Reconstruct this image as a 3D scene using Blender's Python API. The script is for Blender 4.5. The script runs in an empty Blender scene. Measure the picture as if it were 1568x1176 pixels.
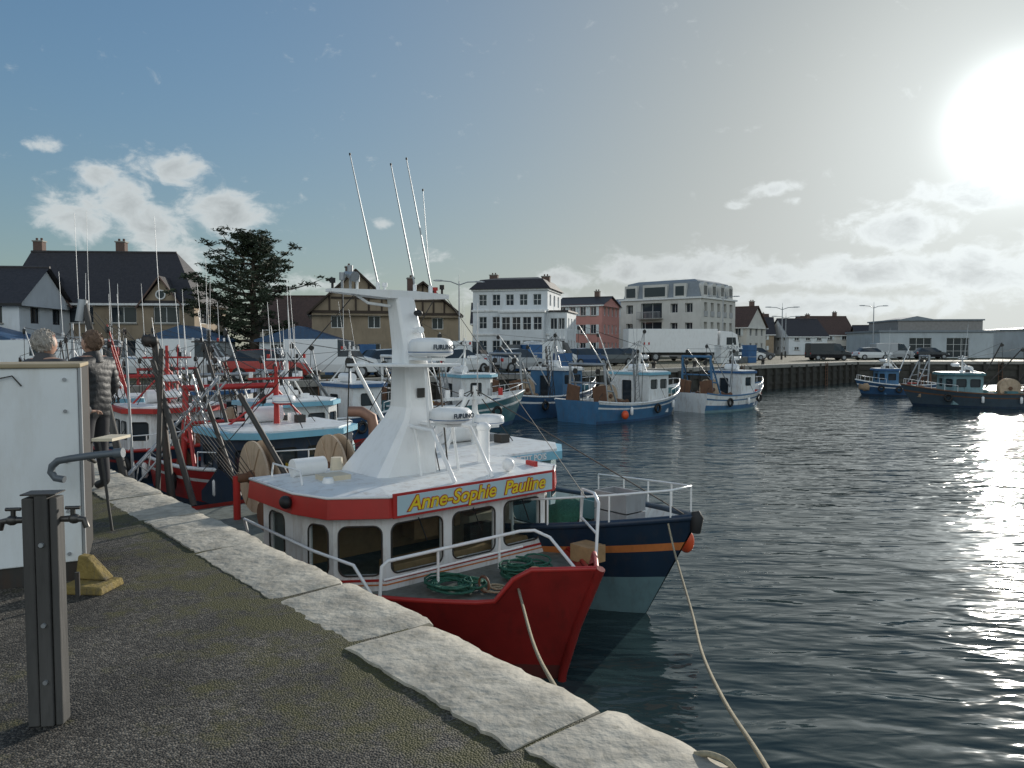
import bpy, math, random
from mathutils import Vector, Matrix
R=random.Random(11)
rad=math.radians
scene=bpy.context.scene
# ------------------------------------------------------------------ materials
MC={}
def M(name,col,rough=.6,metal=0,var=.15,scale=3.,bump=0,bscale=40.,dirt=0,dcol=(.06,.045,.03),coat=0,spec=.5,stretch=1.):
    if name in MC: return MC[name]
    m=bpy.data.materials.new(name); m.use_nodes=True; nt=m.node_tree; N=nt.nodes; Lk=nt.links
    b=N['Principled BSDF']; b.inputs['Roughness'].default_value=rough; b.inputs['Metallic'].default_value=metal
    b.inputs['Specular IOR Level'].default_value=spec; b.inputs['Coat Weight'].default_value=coat
    tc=N.new('ShaderNodeTexCoord')
    mp=N.new('ShaderNodeMapping'); mp.inputs['Scale'].default_value=(1,1,stretch); Lk.new(tc.outputs['Object'],mp.inputs[0])
    nz=N.new('ShaderNodeTexNoise'); nz.inputs['Scale'].default_value=scale; nz.inputs['Detail'].default_value=6
    Lk.new(mp.outputs[0],nz.inputs['Vector'])
    mx=N.new('ShaderNodeMix'); mx.data_type='RGBA'
    mx.inputs[6].default_value=(*[max(0,c*(1-2*var)) for c in col],1); mx.inputs[7].default_value=(*[min(1,c*(1+2*var)) for c in col],1)
    Lk.new(nz.outputs['Fac'],mx.inputs[0]); out=mx.outputs[2]
    if dirt>0:
        mp2=N.new('ShaderNodeMapping'); mp2.inputs['Scale'].default_value=(1,1,.25); Lk.new(tc.outputs['Object'],mp2.inputs[0])
        n2=N.new('ShaderNodeTexNoise'); n2.inputs['Scale'].default_value=scale*2.3; n2.inputs['Detail'].default_value=8; n2.inputs['Roughness'].default_value=.7
        Lk.new(mp2.outputs[0],n2.inputs['Vector'])
        rp=N.new('ShaderNodeMapRange'); rp.inputs[1].default_value=.5; rp.inputs[2].default_value=.72; rp.inputs[4].default_value=dirt
        Lk.new(n2.outputs['Fac'],rp.inputs[0])
        m2=N.new('ShaderNodeMix'); m2.data_type='RGBA'; m2.inputs[7].default_value=(*dcol,1)
        Lk.new(rp.outputs[0],m2.inputs[0]); Lk.new(out,m2.inputs[6]); out=m2.outputs[2]
    Lk.new(out,b.inputs['Base Color'])
    if bump>0:
        n3=N.new('ShaderNodeTexNoise'); n3.inputs['Scale'].default_value=bscale; n3.inputs['Detail'].default_value=4
        Lk.new(mp.outputs[0],n3.inputs['Vector'])
        bp=N.new('ShaderNodeBump'); bp.inputs['Strength'].default_value=1; bp.inputs['Distance'].default_value=bump
        Lk.new(n3.outputs['Fac'],bp.inputs['Height']); Lk.new(bp.outputs[0],b.inputs['Normal'])
    MC[name]=m; return m
white=M('white_paint',(.76,.78,.78),.38,dirt=.5,dcol=(.3,.2,.12),var=.06)
white2=M('white_gloss',(.85,.86,.86),.3,var=.03,dirt=.2,dcol=(.4,.36,.3))
red=M('red_paint',(.27,.02,.017),.45,var=.18,dirt=.5,dcol=(.08,.02,.015),bump=.003,bscale=5)
redtop=M('red_trim',(.43,.03,.026),.4,var=.1,dirt=.25,dcol=(.18,.04,.03))
orange=M('orange_paint',(.6,.2,.06),.5,dirt=.35)
navy=M('navy_paint',(.016,.034,.065),.42,dirt=.4,dcol=(.07,.06,.055))
blue=M('blue_paint',(.035,.12,.28),.45,dirt=.3,dcol=(.08,.06,.05))
dblue=M('dark_blue_paint',(.03,.085,.18),.45,dirt=.4,dcol=(.08,.06,.05))
mblue=M('mid_blue_paint',(.055,.16,.3),.45,dirt=.4,dcol=(.12,.1,.08))
lblue=M('light_blue_paint',(.22,.5,.64),.4,var=.06,dirt=.2,dcol=(.3,.3,.25))
teal=M('teal_paint',(.07,.19,.22),.5,dirt=.3,dcol=(.05,.06,.05))
tealg=M('grey_teal_paint',(.16,.27,.3),.5,dirt=.4,dcol=(.09,.09,.07))
black=M('black_rubber',(.015,.015,.016),.6)
dark=M('dark_metal',(.05,.048,.045),.55,.3,dirt=.4,dcol=(.12,.05,.02))
steel=M('galvanised_steel',(.38,.4,.42),.45,.5,dirt=.3,dcol=(.15,.1,.07))
rust=M('rusty_steel',(.16,.08,.045),.7,dirt=.5,dcol=(.05,.03,.02))
copper=M('exhaust_pipe_rust',(.3,.17,.12),.55,.3,dirt=.3)
wood=M('weathered_wood',(.075,.073,.07),.8,var=.35,scale=9,bump=.006,bscale=40,stretch=.12,dirt=.4,dcol=(.03,.03,.028))
woodl=M('varnished_wood',(.42,.26,.13),.5,var=.2,scale=9)
deckm=M('deck_grey_green',(.17,.19,.17),.8,var=.3,scale=7,dirt=.5)
net=M('sandy_net',(.42,.3,.2),.9,var=.3,scale=25,bump=.02,bscale=60)
flange=M('drum_flange_paint',(.5,.39,.28),.6,var=.12,scale=4,dirt=.6,dcol=(.22,.12,.06))
green=M('green_rope',(.03,.13,.09),.9,var=.3,scale=30,bump=.01,bscale=80)
ropem=M('mooring_rope',(.36,.31,.21),.9,var=.3,scale=40,bump=.004,bscale=150)
orangeb=M('orange_buoy',(.75,.1,.03),.45)
yellow=M('yellow_paint',(.72,.5,.05),.5,dirt=.4)
cream=M('cream_paint',(.62,.55,.42),.6)
def glassmat(name,tr=.45,col=(.02,.035,.04)):
    m=bpy.data.materials.new(name); m.use_nodes=True; nt=m.node_tree; N=nt.nodes; Lk=nt.links
    b=N['Principled BSDF']; b.inputs['Base Color'].default_value=(*col,1); b.inputs['Roughness'].default_value=.06
    if tr>0:
        t=N.new('ShaderNodeBsdfTransparent'); t.inputs[0].default_value=(.8,.88,.88,1)
        mx=N.new('ShaderNodeMixShader'); mx.inputs[0].default_value=tr
        Lk.new(b.outputs[0],mx.inputs[1]); Lk.new(t.outputs[0],mx.inputs[2]); Lk.new(mx.outputs[0],N['Material Output'].inputs[0])
    return m
glass=glassmat('boat_window_glass',.8)
dglass=glassmat('dark_window_glass',0,(.03,.04,.05))
# ------------------------------------------------------------------ builder
class O:
    def __init__(s,name,loc=(0,0,0),rz=0):
        s.name=name; s.loc=loc; s.rz=rz; s.p={}
    def add(s,part,vs,fs,mat,smooth=False):
        d=s.p.setdefault(part,dict(v=[],f=[],m=[],s=[],mats=[]))
        n=len(d['v']); d['v']+= [tuple(v) for v in vs]
        if mat not in d['mats']: d['mats'].append(mat)
        k=d['mats'].index(mat)
        for f in fs: d['f'].append([i+n for i in f]); d['m'].append(k); d['s'].append(smooth)
    def box(s,part,mat,a,b):
        x0,y0,z0=[min(a[i],b[i]) for i in range(3)]; x1,y1,z1=[max(a[i],b[i]) for i in range(3)]
        s.add(part,[(x0,y0,z0),(x1,y0,z0),(x1,y1,z0),(x0,y1,z0),(x0,y0,z1),(x1,y0,z1),(x1,y1,z1),(x0,y1,z1)],
          [(3,2,1,0),(4,5,6,7),(0,1,5,4),(1,2,6,5),(2,3,7,6),(3,0,4,7)],mat)
    def mbox(s,part,mat,mtx,size):
        x,y,z=[q/2 for q in size]
        vs=[mtx@Vector(c) for c in [(-x,-y,-z),(x,-y,-z),(x,y,-z),(-x,y,-z),(-x,-y,z),(x,-y,z),(x,y,z),(-x,y,z)]]
        s.add(part,vs,[(3,2,1,0),(4,5,6,7),(0,1,5,4),(1,2,6,5),(2,3,7,6),(3,0,4,7)],mat)
    def tube(s,part,mat,pts,r,n=8,smooth=True,closed=False):
        pts=[Vector(p) for p in pts]; k=len(pts)
        rs=r if isinstance(r,(list,tuple)) else [r]*k
        vs=[];pa=None
        for i,p in enumerate(pts):
            if closed: t=(pts[(i+1)%k]-pts[i-1])
            else: t=(pts[min(i+1,k-1)]-pts[max(i-1,0)])
            t.normalize()
            if pa is None:
                up=Vector((0,0,1)) if abs(t.z)<.9 else Vector((1,0,0)); a=t.cross(up).normalized()
            else:
                a=(pa-t*pa.dot(t)); a.normalize()
            pa=a; b=t.cross(a)
            for j in range(n):
                q=2*math.pi*(j+.5)/n; vs.append(p+(a*math.cos(q)+b*math.sin(q))*rs[i])
        fs=[]
        for i in range(k if closed else k-1):
            i2=(i+1)%k
            for j in range(n): fs.append((i*n+j,i*n+(j+1)%n,i2*n+(j+1)%n,i2*n+j))
        s.add(part,vs,fs,mat,smooth and n>4)
        if not closed:
            s.add(part,vs[:n],[tuple(range(n))[::-1]],mat); s.add(part,vs[-n:],[tuple(range(n))],mat)
    def ell(s,part,mat,c,r,nu=14,nv=9,fn=None):
        if not isinstance(r,(list,tuple)): r=(r,r,r)
        vs=[]
        for i in range(nv+1):
            th=math.pi*i/nv
            for j in range(nu):
                ph=2*math.pi*j/nu
                d=Vector((math.sin(th)*math.cos(ph),math.sin(th)*math.sin(ph),math.cos(th)))
                if fn: d=fn(d)
                vs.append((c[0]+d.x*r[0],c[1]+d.y*r[1],c[2]+d.z*r[2]))
        fs=[(i*nu+j,(i+1)*nu+j,(i+1)*nu+(j+1)%nu,i*nu+(j+1)%nu) for i in range(nv) for j in range(nu)]
        s.add(part,vs,fs,mat,True)
    def loft(s,part,mat,secs,cap=True,smooth=False):
        n=len(secs[0]); vs=[v for c in secs for v in c]; fs=[]
        for i in range(len(secs)-1):
            for j in range(n): fs.append((i*n+j,i*n+(j+1)%n,(i+1)*n+(j+1)%n,(i+1)*n+j))
        if cap: fs.append(tuple(range(n))[::-1]); fs.append(tuple(range((len(secs)-1)*n,len(secs)*n)))
        s.add(part,vs,fs,mat,smooth)
    def prism(s,part,mat,poly,z0,z1): s.loft(part,mat,[[(x,y,z0) for x,y in poly],[(x,y,z1) for x,y in poly]])
    def xz(s,part,mat,poly,y0,y1): s.loft(part,mat,[[(x,y0,z) for x,z in poly],[(x,y1,z) for x,z in poly]])
    def done(s,bevel=0,bparts=None):
        root=bpy.data.objects.new(s.name,None); scene.collection.objects.link(root)
        root.location=s.loc; root.rotation_euler=(0,0,s.rz); root.empty_display_size=.3
        for pn,d in s.p.items():
            me=bpy.data.meshes.new(pn); me.from_pydata(d['v'],[],d['f'])
            for m in d['mats']: me.materials.append(m)
            me.polygons.foreach_set('material_index',d['m']); me.polygons.foreach_set('use_smooth',d['s']); me.update()
            ob=bpy.data.objects.new(pn,me); scene.collection.objects.link(ob); ob.parent=root
            if bevel and (bparts is None or pn in bparts):
                bm=ob.modifiers.new('b','BEVEL'); bm.width=bevel; bm.segments=2; bm.limit_method='ANGLE'; bm.angle_limit=rad(40)
        return root
def wall(o,mat,A,B,z0,z1,cols,depth=.12,gl=dglass,fr=white,r=0,mull=(1,0),part='walls',fw=.05):
    A=Vector(A);B=Vector(B); L=(B-A).length; d=(B-A)/L; n=Vector((d.y,-d.x))
    P=lambda s,z,q=0:(A.x+d.x*s-n.x*q,A.y+d.y*s-n.y*q,z)
    q4=lambda s0,s1,za,zb,m,qq=0,pt=part:o.add(pt,[P(s0,za,qq),P(s1,za,qq),P(s1,zb,qq),P(s0,zb,qq)],[(0,1,2,3)],m)
    cur=0
    for s0,s1,ws in cols:
        if s0>cur+1e-4: q4(cur,s0,z0,z1,mat)
        zc=z0
        for za,zb in ws:
            if za>zc+1e-4: q4(s0,s1,zc,za,mat)
            for e in [((s0,za),(s1,za)),((s1,za),(s1,zb)),((s1,zb),(s0,zb)),((s0,zb),(s0,za))]:
                a,b=e; o.add(part,[P(*a),P(*b),P(*b,depth+.02),P(*a,depth+.02)],[(0,1,2,3)],mat)
            q4(s0,s1,za,zb,gl,depth,'windows')
            def bar(sa,sb,zaa,zbb):
                vs=[P(sa,zaa,depth-.002),P(sb,zaa,depth-.002),P(sb,zbb,depth-.002),P(sa,zbb,depth-.002),P(sa,zaa,depth-.04),P(sb,zaa,depth-.04),P(sb,zbb,depth-.04),P(sa,zbb,depth-.04)]
                o.add('window_frames',vs,[(4,5,6,7),(0,1,5,4),(1,2,6,5),(2,3,7,6),(3,0,4,7)],fr)
            if r==0:
                w=fw; bar(s0,s1,za,za+w); bar(s0,s1,zb-w,zb); bar(s0,s0+w,za+w,zb-w); bar(s1-w,s1,za+w,zb-w)
                for i in range(mull[0]):
                    c=s0+(s1-s0)*(i+1)/(mull[0]+1); bar(c-w/2,c+w/2,za+w,zb-w)
                for i in range(mull[1]):
                    c=za+(zb-za)*(i+1)/(mull[1]+1); bar(s0+w,s1-w,c-.02,c+.02)
            else:
                ring=[]
                for cx,cz,a0 in [(s1-r,zb-r,0),(s0+r,zb-r,90),(s0+r,za+r,180),(s1-r,za+r,270)]:
                    arc=[(cx+r*math.cos(rad(a0+k*15)),cz+r*math.sin(rad(a0+k*15))) for k in range(7)]
                    ring+=arc
                    cor=(cx+(r if a0 in(0,270) else -r),cz+(r if a0 in(0,90) else -r))
                    o.add(part,[P(*cor)]+[P(*k) for k in arc],[tuple(range(8))],mat)
                o.tube('window_seals',fr,[P(a,b,-.004) for a,b in ring],.011,6,closed=True)
            zc=zb
        if zc<z1-1e-4: q4(s0,s1,zc,z1,mat)
        cur=s1
    if cur<L-1e-4: q4(cur,L,z0,z1,mat)
def grid(L,n,w,rows,m=.6):
    out=[]
    for i in range(n):
        c=m+(L-2*m)*(i+.5)/n; out.append((c-w/2,c+w/2,rows))
    return out
# ------------------------------------------------------------------ basin geometry
f=Vector((.66,-.7513)); nrm=Vector((.7513,.66))
E0=Vector((3.4,0))
def Q(s,o_):
    p=E0-f*s+nrm*o_; return p
corner=Vector((-19.75,26.6)); F1=Vector((1.4,45.)); F2=Vector((36,78.5)); F3=Vector((130,86))
QZ=2.1
def asphalt():
    m=bpy.data.materials.new('asphalt'); m.use_nodes=True; nt=m.node_tree;N=nt.nodes;Lk=nt.links;b=N['Principled BSDF']
    tc=N.new('ShaderNodeTexCoord')
    v=N.new('ShaderNodeTexVoronoi'); v.inputs['Scale'].default_value=95; Lk.new(tc.outputs['Object'],v.inputs['Vector'])
    n1=N.new('ShaderNodeTexNoise'); n1.inputs['Scale'].default_value=1.3; n1.inputs['Detail'].default_value=7; Lk.new(tc.outputs['Object'],n1.inputs['Vector'])
    n2=N.new('ShaderNodeTexNoise'); n2.inputs['Scale'].default_value=4; n2.inputs['Detail'].default_value=8; n2.inputs['Roughness'].default_value=.7; Lk.new(tc.outputs['Object'],n2.inputs['Vector'])
    sx=N.new('ShaderNodeSeparateColor'); Lk.new(v.outputs['Color'],sx.inputs[0])
    pw=N.new('ShaderNodeMath'); pw.operation='POWER'; pw.inputs[1].default_value=2.5; Lk.new(sx.outputs[0],pw.inputs[0])
    c1=N.new('ShaderNodeMix'); c1.data_type='RGBA'; c1.inputs[6].default_value=(.03,.027,.023,1); c1.inputs[7].default_value=(.2,.18,.15,1); Lk.new(pw.outputs[0],c1.inputs[0])
    c2=N.new('ShaderNodeMix'); c2.data_type='RGBA'; c2.blend_type='MULTIPLY'; c2.inputs[0].default_value=.9; Lk.new(c1.outputs[2],c2.inputs[6])
    r1=N.new('ShaderNodeMapRange'); r1.inputs[1].default_value=.3;r1.inputs[2].default_value=.7;r1.inputs[3].default_value=.45;r1.inputs[4].default_value=1.35; Lk.new(n1.outputs[0],r1.inputs[0])
    Lk.new(r1.outputs[0],c2.inputs[7])
    dp=N.new('ShaderNodeVectorMath'); dp.operation='DOT_PRODUCT'; dp.inputs[1].default_value=(nrm.x,nrm.y,0); Lk.new(tc.outputs['Object'],dp.inputs[0])
    e=E0.dot(nrm)
    r2=N.new('ShaderNodeMapRange'); r2.inputs[1].default_value=e-1.6;r2.inputs[2].default_value=e-.6;r2.inputs[3].default_value=-.03;r2.inputs[4].default_value=.15; Lk.new(dp.outputs['Value'],r2.inputs[0])
    ad=N.new('ShaderNodeMath'); Lk.new(r2.outputs[0],ad.inputs[0]); Lk.new(n2.outputs[0],ad.inputs[1])
    r3=N.new('ShaderNodeMapRange'); r3.inputs[1].default_value=.52;r3.inputs[2].default_value=.68; r3.inputs[4].default_value=.8; Lk.new(ad.outputs[0],r3.inputs[0])
    c3=N.new('ShaderNodeMix'); c3.data_type='RGBA'; c3.inputs[7].default_value=(.085,.08,.022,1); Lk.new(r3.outputs[0],c3.inputs[0]); Lk.new(c2.outputs[2],c3.inputs[6])
    Lk.new(c3.outputs[2],b.inputs['Base Color']); b.inputs['Roughness'].default_value=.75; b.inputs['Specular IOR Level'].default_value=.4
    bp=N.new('ShaderNodeBump'); bp.inputs['Distance'].default_value=.009; bp.invert=True; Lk.new(v.outputs['Distance'],bp.inputs['Height']); Lk.new(bp.outputs[0],b.inputs['Normal'])
    return m
asph=asphalt()
def sheet(name,pts,z,mat):
    me=bpy.data.meshes.new(name); me.from_pydata([(p[0],p[1],z) for p in pts],[],[tuple(range(len(pts)))]); me.materials.append(mat); me.update()
    ob=bpy.data.objects.new(name,me); scene.collection.objects.link(ob); return ob
a=Q(-80,-.3)
sheet('ground',[a,corner+Vector((-.2,-.2)),corner+Vector((0,.3)),F1+Vector((-.2,.3)),F2+Vector((0,.3)),F3+Vector((0,.3)),(900,150),(2500,3500),(-2500,3500),(-2500,-60)],QZ,asph)
# water
wm=bpy.data.materials.new('harbour_water'); wm.use_nodes=True; nt=wm.node_tree;N=nt.nodes;Lk=nt.links;b=N['Principled BSDF']
b.inputs['Base Color'].default_value=(.026,.048,.052,1); b.inputs['Roughness'].default_value=.06; b.inputs['IOR'].default_value=1.34
tc=N.new('ShaderNodeTexCoord'); hs=[]
for sc_,rz,sx_,sy_,amp,det,dis in [(1.7,24,.5,1.35,.095,1.5,.5),(4.6,2,.55,1.3,.020,1.5,.4),(.45,55,.8,1.3,.08,1,.2)]:
    mp=N.new('ShaderNodeMapping'); mp.inputs['Rotation'].default_value=(0,0,rad(rz)); mp.inputs['Scale'].default_value=(sx_,sy_,1); Lk.new(tc.outputs['Object'],mp.inputs[0])
    nz=N.new('ShaderNodeTexNoise'); nz.inputs['Scale'].default_value=sc_; nz.inputs['Detail'].default_value=det; nz.inputs['Distortion'].default_value=dis; Lk.new(mp.outputs[0],nz.inputs['Vector'])
    ml=N.new('ShaderNodeMath'); ml.operation='MULTIPLY'; ml.inputs[1].default_value=amp; Lk.new(nz.outputs[0],ml.inputs[0]); hs.append(ml)
s1=N.new('ShaderNodeMath'); Lk.new(hs[0].outputs[0],s1.inputs[0]); Lk.new(hs[1].outputs[0],s1.inputs[1])
s2=N.new('ShaderNodeMath'); Lk.new(s1.outputs[0],s2.inputs[0]); Lk.new(hs[2].outputs[0],s2.inputs[1])
n5=N.new('ShaderNodeTexNoise'); n5.inputs['Scale'].default_value=.12; n5.inputs['Detail'].default_value=3; Lk.new(tc.outputs['Object'],n5.inputs['Vector'])
r5=N.new('ShaderNodeMapRange'); r5.inputs[1].default_value=.35; r5.inputs[2].default_value=.65; r5.inputs[3].default_value=.55; r5.inputs[4].default_value=1.2; Lk.new(n5.outputs[0],r5.inputs[0])
s3=N.new('ShaderNodeMath'); s3.operation='MULTIPLY'; Lk.new(s2.outputs[0],s3.inputs[0]); Lk.new(r5.outputs[0],s3.inputs[1])
bp=N.new('ShaderNodeBump'); bp.inputs['Distance'].default_value=1; Lk.new(s3.outputs[0],bp.inputs['Height']); Lk.new(bp.outputs[0],b.inputs['Normal'])
sheet('water',[(-60,-90),(1200,-90),(1200,200),(-60,200)],0,wm)
# quay walls
wallm=M('quay_wall_stone',(.06,.058,.05),.85,var=.3,scale=2,dirt=.6,dcol=(.02,.03,.015),bump=.03,bscale=4)
pilem=M('timber_piles',(.045,.042,.036),.8,var=.3,scale=3,dirt=.4,dcol=(.02,.03,.012))
concrete=M('concrete',(.3,.29,.26),.8,var=.15,dirt=.4,bump=.004)
o=O('quay_wall')
a=Q(-40,-.03);c=Q(60,-.03)
o.add('face',[(a.x,a.y,-1.5),(c.x,c.y,-1.5),(c.x,c.y,1.8),(a.x,a.y,1.8)],[(0,1,2,3)],wallm)
for k in range(0,14):
    p=Q(6+k*2.4,.06); o.tube('timber_piles',pilem,[(p.x,p.y,-1),(p.x,p.y,1.9)],.1,6)
o.done()
o=O('quay_wall')
def farseg(A,B,pit):
    L=(B-A).length; d=(B-A)/L; n=Vector((d.y,-d.x))
    o.add('face',[(A.x,A.y,-1.5),(B.x,B.y,-1.5),(B.x,B.y,QZ-.25),(A.x,A.y,QZ-.25)],[(0,1,2,3)],wallm)
    ang=math.atan2(d.y,d.x); c=(A+B)/2-n*.3+n*.1
    o.mbox('coping',concrete,Matrix.Translation((c.x,c.y,QZ-.11))@Matrix.Rotation(ang,4,'Z'),(L,.8,.3))
    k=0
    while k*pit<L:
        p=A+d*k*pit+n*.14; h=QZ-.3+R.uniform(-.05,.3)
        o.mbox('timber_piles',pilem,Matrix.Translation((p.x,p.y,(h-1)/2))@Matrix.Rotation(ang,4,'Z'),(.3,.24,h+1)); k+=1
    for z in (.5,1.35):
        p=(A+B)/2+n*.03; o.mbox('walings',pilem,Matrix.Translation((p.x,p.y,z))@Matrix.Rotation(ang,4,'Z'),(L,.12,.22))
    for q in range(3):
        p=A+d*(L*(q+.5)/3)+n*.32
        for s_ in(-.22,.22): o.tube('ladders',rust,[(p.x+d.x*s_,p.y+d.y*s_,-.3),(p.x+d.x*s_,p.y+d.y*s_,QZ+.1)],.03,5)
        for z in range(8): o.tube('ladders',rust,[(p.x-d.x*.22,p.y-d.y*.22,z*.28),(p.x+d.x*.22,p.y+d.y*.22,z*.28)],.02,5)
farseg(corner,F1,1.3); farseg(F1,F2,1.5); farseg(F2,F3,2.0)
o.done()
# coping stones
stone=M('coping_stone',(.43,.40,.335),.85,var=.32,scale=5,dirt=.7,dcol=(.18,.165,.12),bump=.016,bscale=14)
o=O('stone_coping')
s=-1.6
while s<34:
    ln=R.uniform(1.0,1.5); g=.009; nx=max(3,int(ln/.05)) if s<14 else 3; ny=7
    wi=-.56+R.uniform(-.03,.02); wo=R.uniform(-.03,.03); tilt=R.uniform(-.006,.006); zt=QZ+.012+R.uniform(-.004,.006); ca=R.uniform(.0,.08);cb=R.uniform(0,.08)
    vs=[]; er=0
    for i in range(nx+1):
        ss=s+g+(ln-2*g)*i/nx
        ch=(.0 if 0<i<nx else .012)
        cn=ca*max(0,1-i/2)+cb*max(0,1-(nx-i)/2)
        er=er*.75+R.uniform(-.017,.017)
        for j in range(ny+1):
            oo=wi+(wo-wi)*(j/ny if j<ny-1 else (.955 if j==ny-1 else 1))
            e=er if j==ny else (er*.7 if j==ny-1 else (R.uniform(-.01,.01) if j==0 else 0))
            if j>=ny-1: e-=cn*.5
            zz=zt+tilt*(j-3)/3+R.uniform(-.002,.002)-(.022+R.uniform(0,.014) if j==ny else 0)-(.006 if j==0 else 0)-ch
            p=Q(ss,oo+e); vs.append((p.x,p.y,zz))
    W=ny+1
    fs=[(i*W+j,i*W+j+1,(i+1)*W+j+1,(i+1)*W+j) for i in range(nx) for j in range(ny)]
    o.add('stones',vs,fs,stone,True)
    loop=[i*W+ny for i in range(nx+1)]+[nx*W+j for j in range(ny-1,-1,-1)]+[i*W for i in range(nx-1,-1,-1)]+[j for j in range(1,ny)]
    sv=[vs[i] for i in loop]; lv=[(x,y,zt-.34) for x,y,z in sv]; m_=len(sv)
    o.add('stone_sides',sv+lv,[(i,(i+1)%m_,m_+(i+1)%m_,m_+i) for i in range(m_)],stone)
    s+=ln
o.done()
# ------------------------------------------------------------------ boat tools
def hull(o,L,B,fb,mid,fs,mt,rake=.6,x0=0,y0=0,drop=.5,rs=None,N=26,p=2.4,rail=.045):
    def b_(t): return max(.03,B/2*(1-max(0,(t-.45)/.55)**p)*(1 if t>.3 else .86+.14*t/.3))
    def w_(t): return max(.01,B/2*.9*(1-max(0,(t-.38)/.62)**1.7)*(1 if t>.3 else .8+.2*t/.3))
    def h0(t): return mid+(fb-mid)*((t-.35)/.65)**2 if t>.35 else mid+(fs-mid)*((.35-t)/.35)**2
    def h_(t): return h0(t)+(rs(t) if rs else 0)
    def pt(t,q,s):
        h=h_(t); z=h*q; w=w_(t); b=b_(t)
        y=w+(b-w)*(max(q,0)**1.2)
        if q<0: y=w*.45; z=-.5
        return (x0-L*(1-t)-rake*(1-max(q,0))*t**6, y0+s*y, z)
    ts=[1-(1-i/N)**1.35 for i in range(N+1)]
    qs=[-1,0,.13,.4,.68,.76,.9,1]; mm=[mt['boot'],mt['boot'],mt['low'],mt['hull'],mt['stripe'],mt['hull'],mt['top']]
    for s in(1,-1):
        for k in range(len(qs)-1):
            vs=[pt(t,qs[k],s) for t in ts]+[pt(t,qs[k+1],s) for t in ts]; n=N+1
            o.add('hull',vs,[(i,i+1,n+i+1,n+i) for i in range(N)],mm[k],True)
        def ins(t,z,s):
            q=z/h_(t); a=pt(t,q,s); yy=max(.0,abs(a[1]-y0)-.07); return (a[0]-(.08 if t>.98 else 0),y0+s*yy,z)
        top=[ins(t,h_(t),s) for t in ts]; bot=[ins(t,h0(t)-drop,s) for t in ts]; n=N+1
        o.add('bulwark_inside',top+bot,[(i,i+1,n+i+1,n+i) for i in range(N)],mt['inner'],True)
        o.tube('rail_cap',mt['rail'],[(x,y-s*.03,z+.01) for x,y,z in [pt(t,1,s) for t in ts]],rail,6)
        if s==1: B1=bot
        else:
            o.add('deck',B1+bot,[(i,i+1,n+i+1,n+i) for i in range(N)],mt['deck'])
    tr=[pt(0,q,1) for q in qs]+[pt(0,q,-1) for q in reversed(qs)]
    o.add('hull',tr,[tuple(range(len(tr)))],mt['hull'])
    return pt,h0
def radar(o,x,y,z,r=.28,h=.2,mat=None):
    mat=mat or white2
    o.tube('radar_domes',mat,[(x,y,z),(x,y,z+.03),(x,y,z+.05),(x,y,z+h*.75),(x,y,z+h*.93),(x,y,z+h)],[r*.7,r*.97,r,r*.97,r*.85,r*.5],24)
    o.tube('radar_domes',blue,[(x,y,z+h*.22),(x,y,z+h*.27)],[r*1.004,r*1.004],24)
def railing(o,pts,h,r=.02,mat=None,post=True,part='railings',mid=False):
    mat=mat or white2
    top=[(x,y,z+h) for x,y,z in pts]; o.tube(part,mat,top,r,8)
    for p in pts: o.tube(part,mat,[p,(p[0],p[1],p[2]+h)],r*.9,6)
def drum(o,c,r,w,core=.25,nm=None,ax=(0,1,0)):
    c=Vector(c);ax=Vector(ax)
    for s in(-1,1):
        o.tube('net_drum_flanges',nm or flange,[c+ax*(s*w/2-.02),c+ax*(s*w/2+.02)],[r,r],36)
        o.tube('net_drum_flanges',rust,[c+ax*(s*w/2+.02*s),c+ax*(s*w/2+.1*s)],[.12,.1],12)
        for k in range(6):
            a_=k*math.pi/3; v=Vector((math.cos(a_),0,math.sin(a_))); o.tube('net_drum_ribs',nm or flange,[c+ax*(s*w/2+.03*s)+v*.1,c+ax*(s*w/2+.03*s)+v*r*.97],.014,5)
    o.tube('net_drum_net',net,[c-ax*(w/2-.03),c-ax*(w*.2),c+ax*(w*.2),c+ax*(w/2-.03)],[core*1.1,core*1.5,core*1.4,core],16)
def coil(o,c,r,mat,turns=14,th=.02,part='rope_coils',flat=.5):
    pts=[]
    for i in range(turns*10):
        q=i/10*2*math.pi*.97; rr=r*(.45+.5*abs(math.sin(i*.137+c[0])))*(1+R.uniform(-.06,.06))
        pts.append((c[0]+rr*math.cos(q)+.15*r*math.sin(i*.05),c[1]+rr*math.sin(q)*.8,c[2]+th+r*flat*(i/turns/10)*(.6+.4*math.sin(i*.21))))
    o.tube(part,mat,pts,th,5)
def lattice(o,a,e,w=.22,mat=steel,n=9,part='lattice_booms'):
    a=Vector(a);e=Vector(e);t=(e-a).normalized(); u=t.cross(Vector((0,0,1))).normalized()*w/2; v=t.cross(u).normalized()*w/2
    c=[u+v,u-v,-u-v,-u+v]
    for k in c[:3]: o.tube(part,mat,[a+k,e+k*.6],.022,5)
    for i in range(n):
        p=a+(e-a)*i/n; q=a+(e-a)*(i+1)/n
        for j in range(2): o.tube(part,mat,[p+c[j],q+c[j+1]],.012,4); o.tube(part,mat,[p+c[j+1],p+c[j]],.012,4)
def crate(o,x,y,z,w,d,h,mat,part='fish_crates'):
    t=.025
    o.box(part,mat,(x-w/2,y-d/2,z),(x+w/2,y+d/2,z+t))
    o.box(part,mat,(x-w/2,y-d/2,z+t),(x-w/2+t,y+d/2,z+h)); o.box(part,mat,(x+w/2-t,y-d/2,z+t),(x+w/2,y+d/2,z+h))
    o.box(part,mat,(x-w/2+t,y-d/2,z+t),(x+w/2-t,y-d/2+t,z+h)); o.box(part,mat,(x-w/2+t,y+d/2-t,z+t),(x+w/2-t,y+d/2,z+h))
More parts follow.
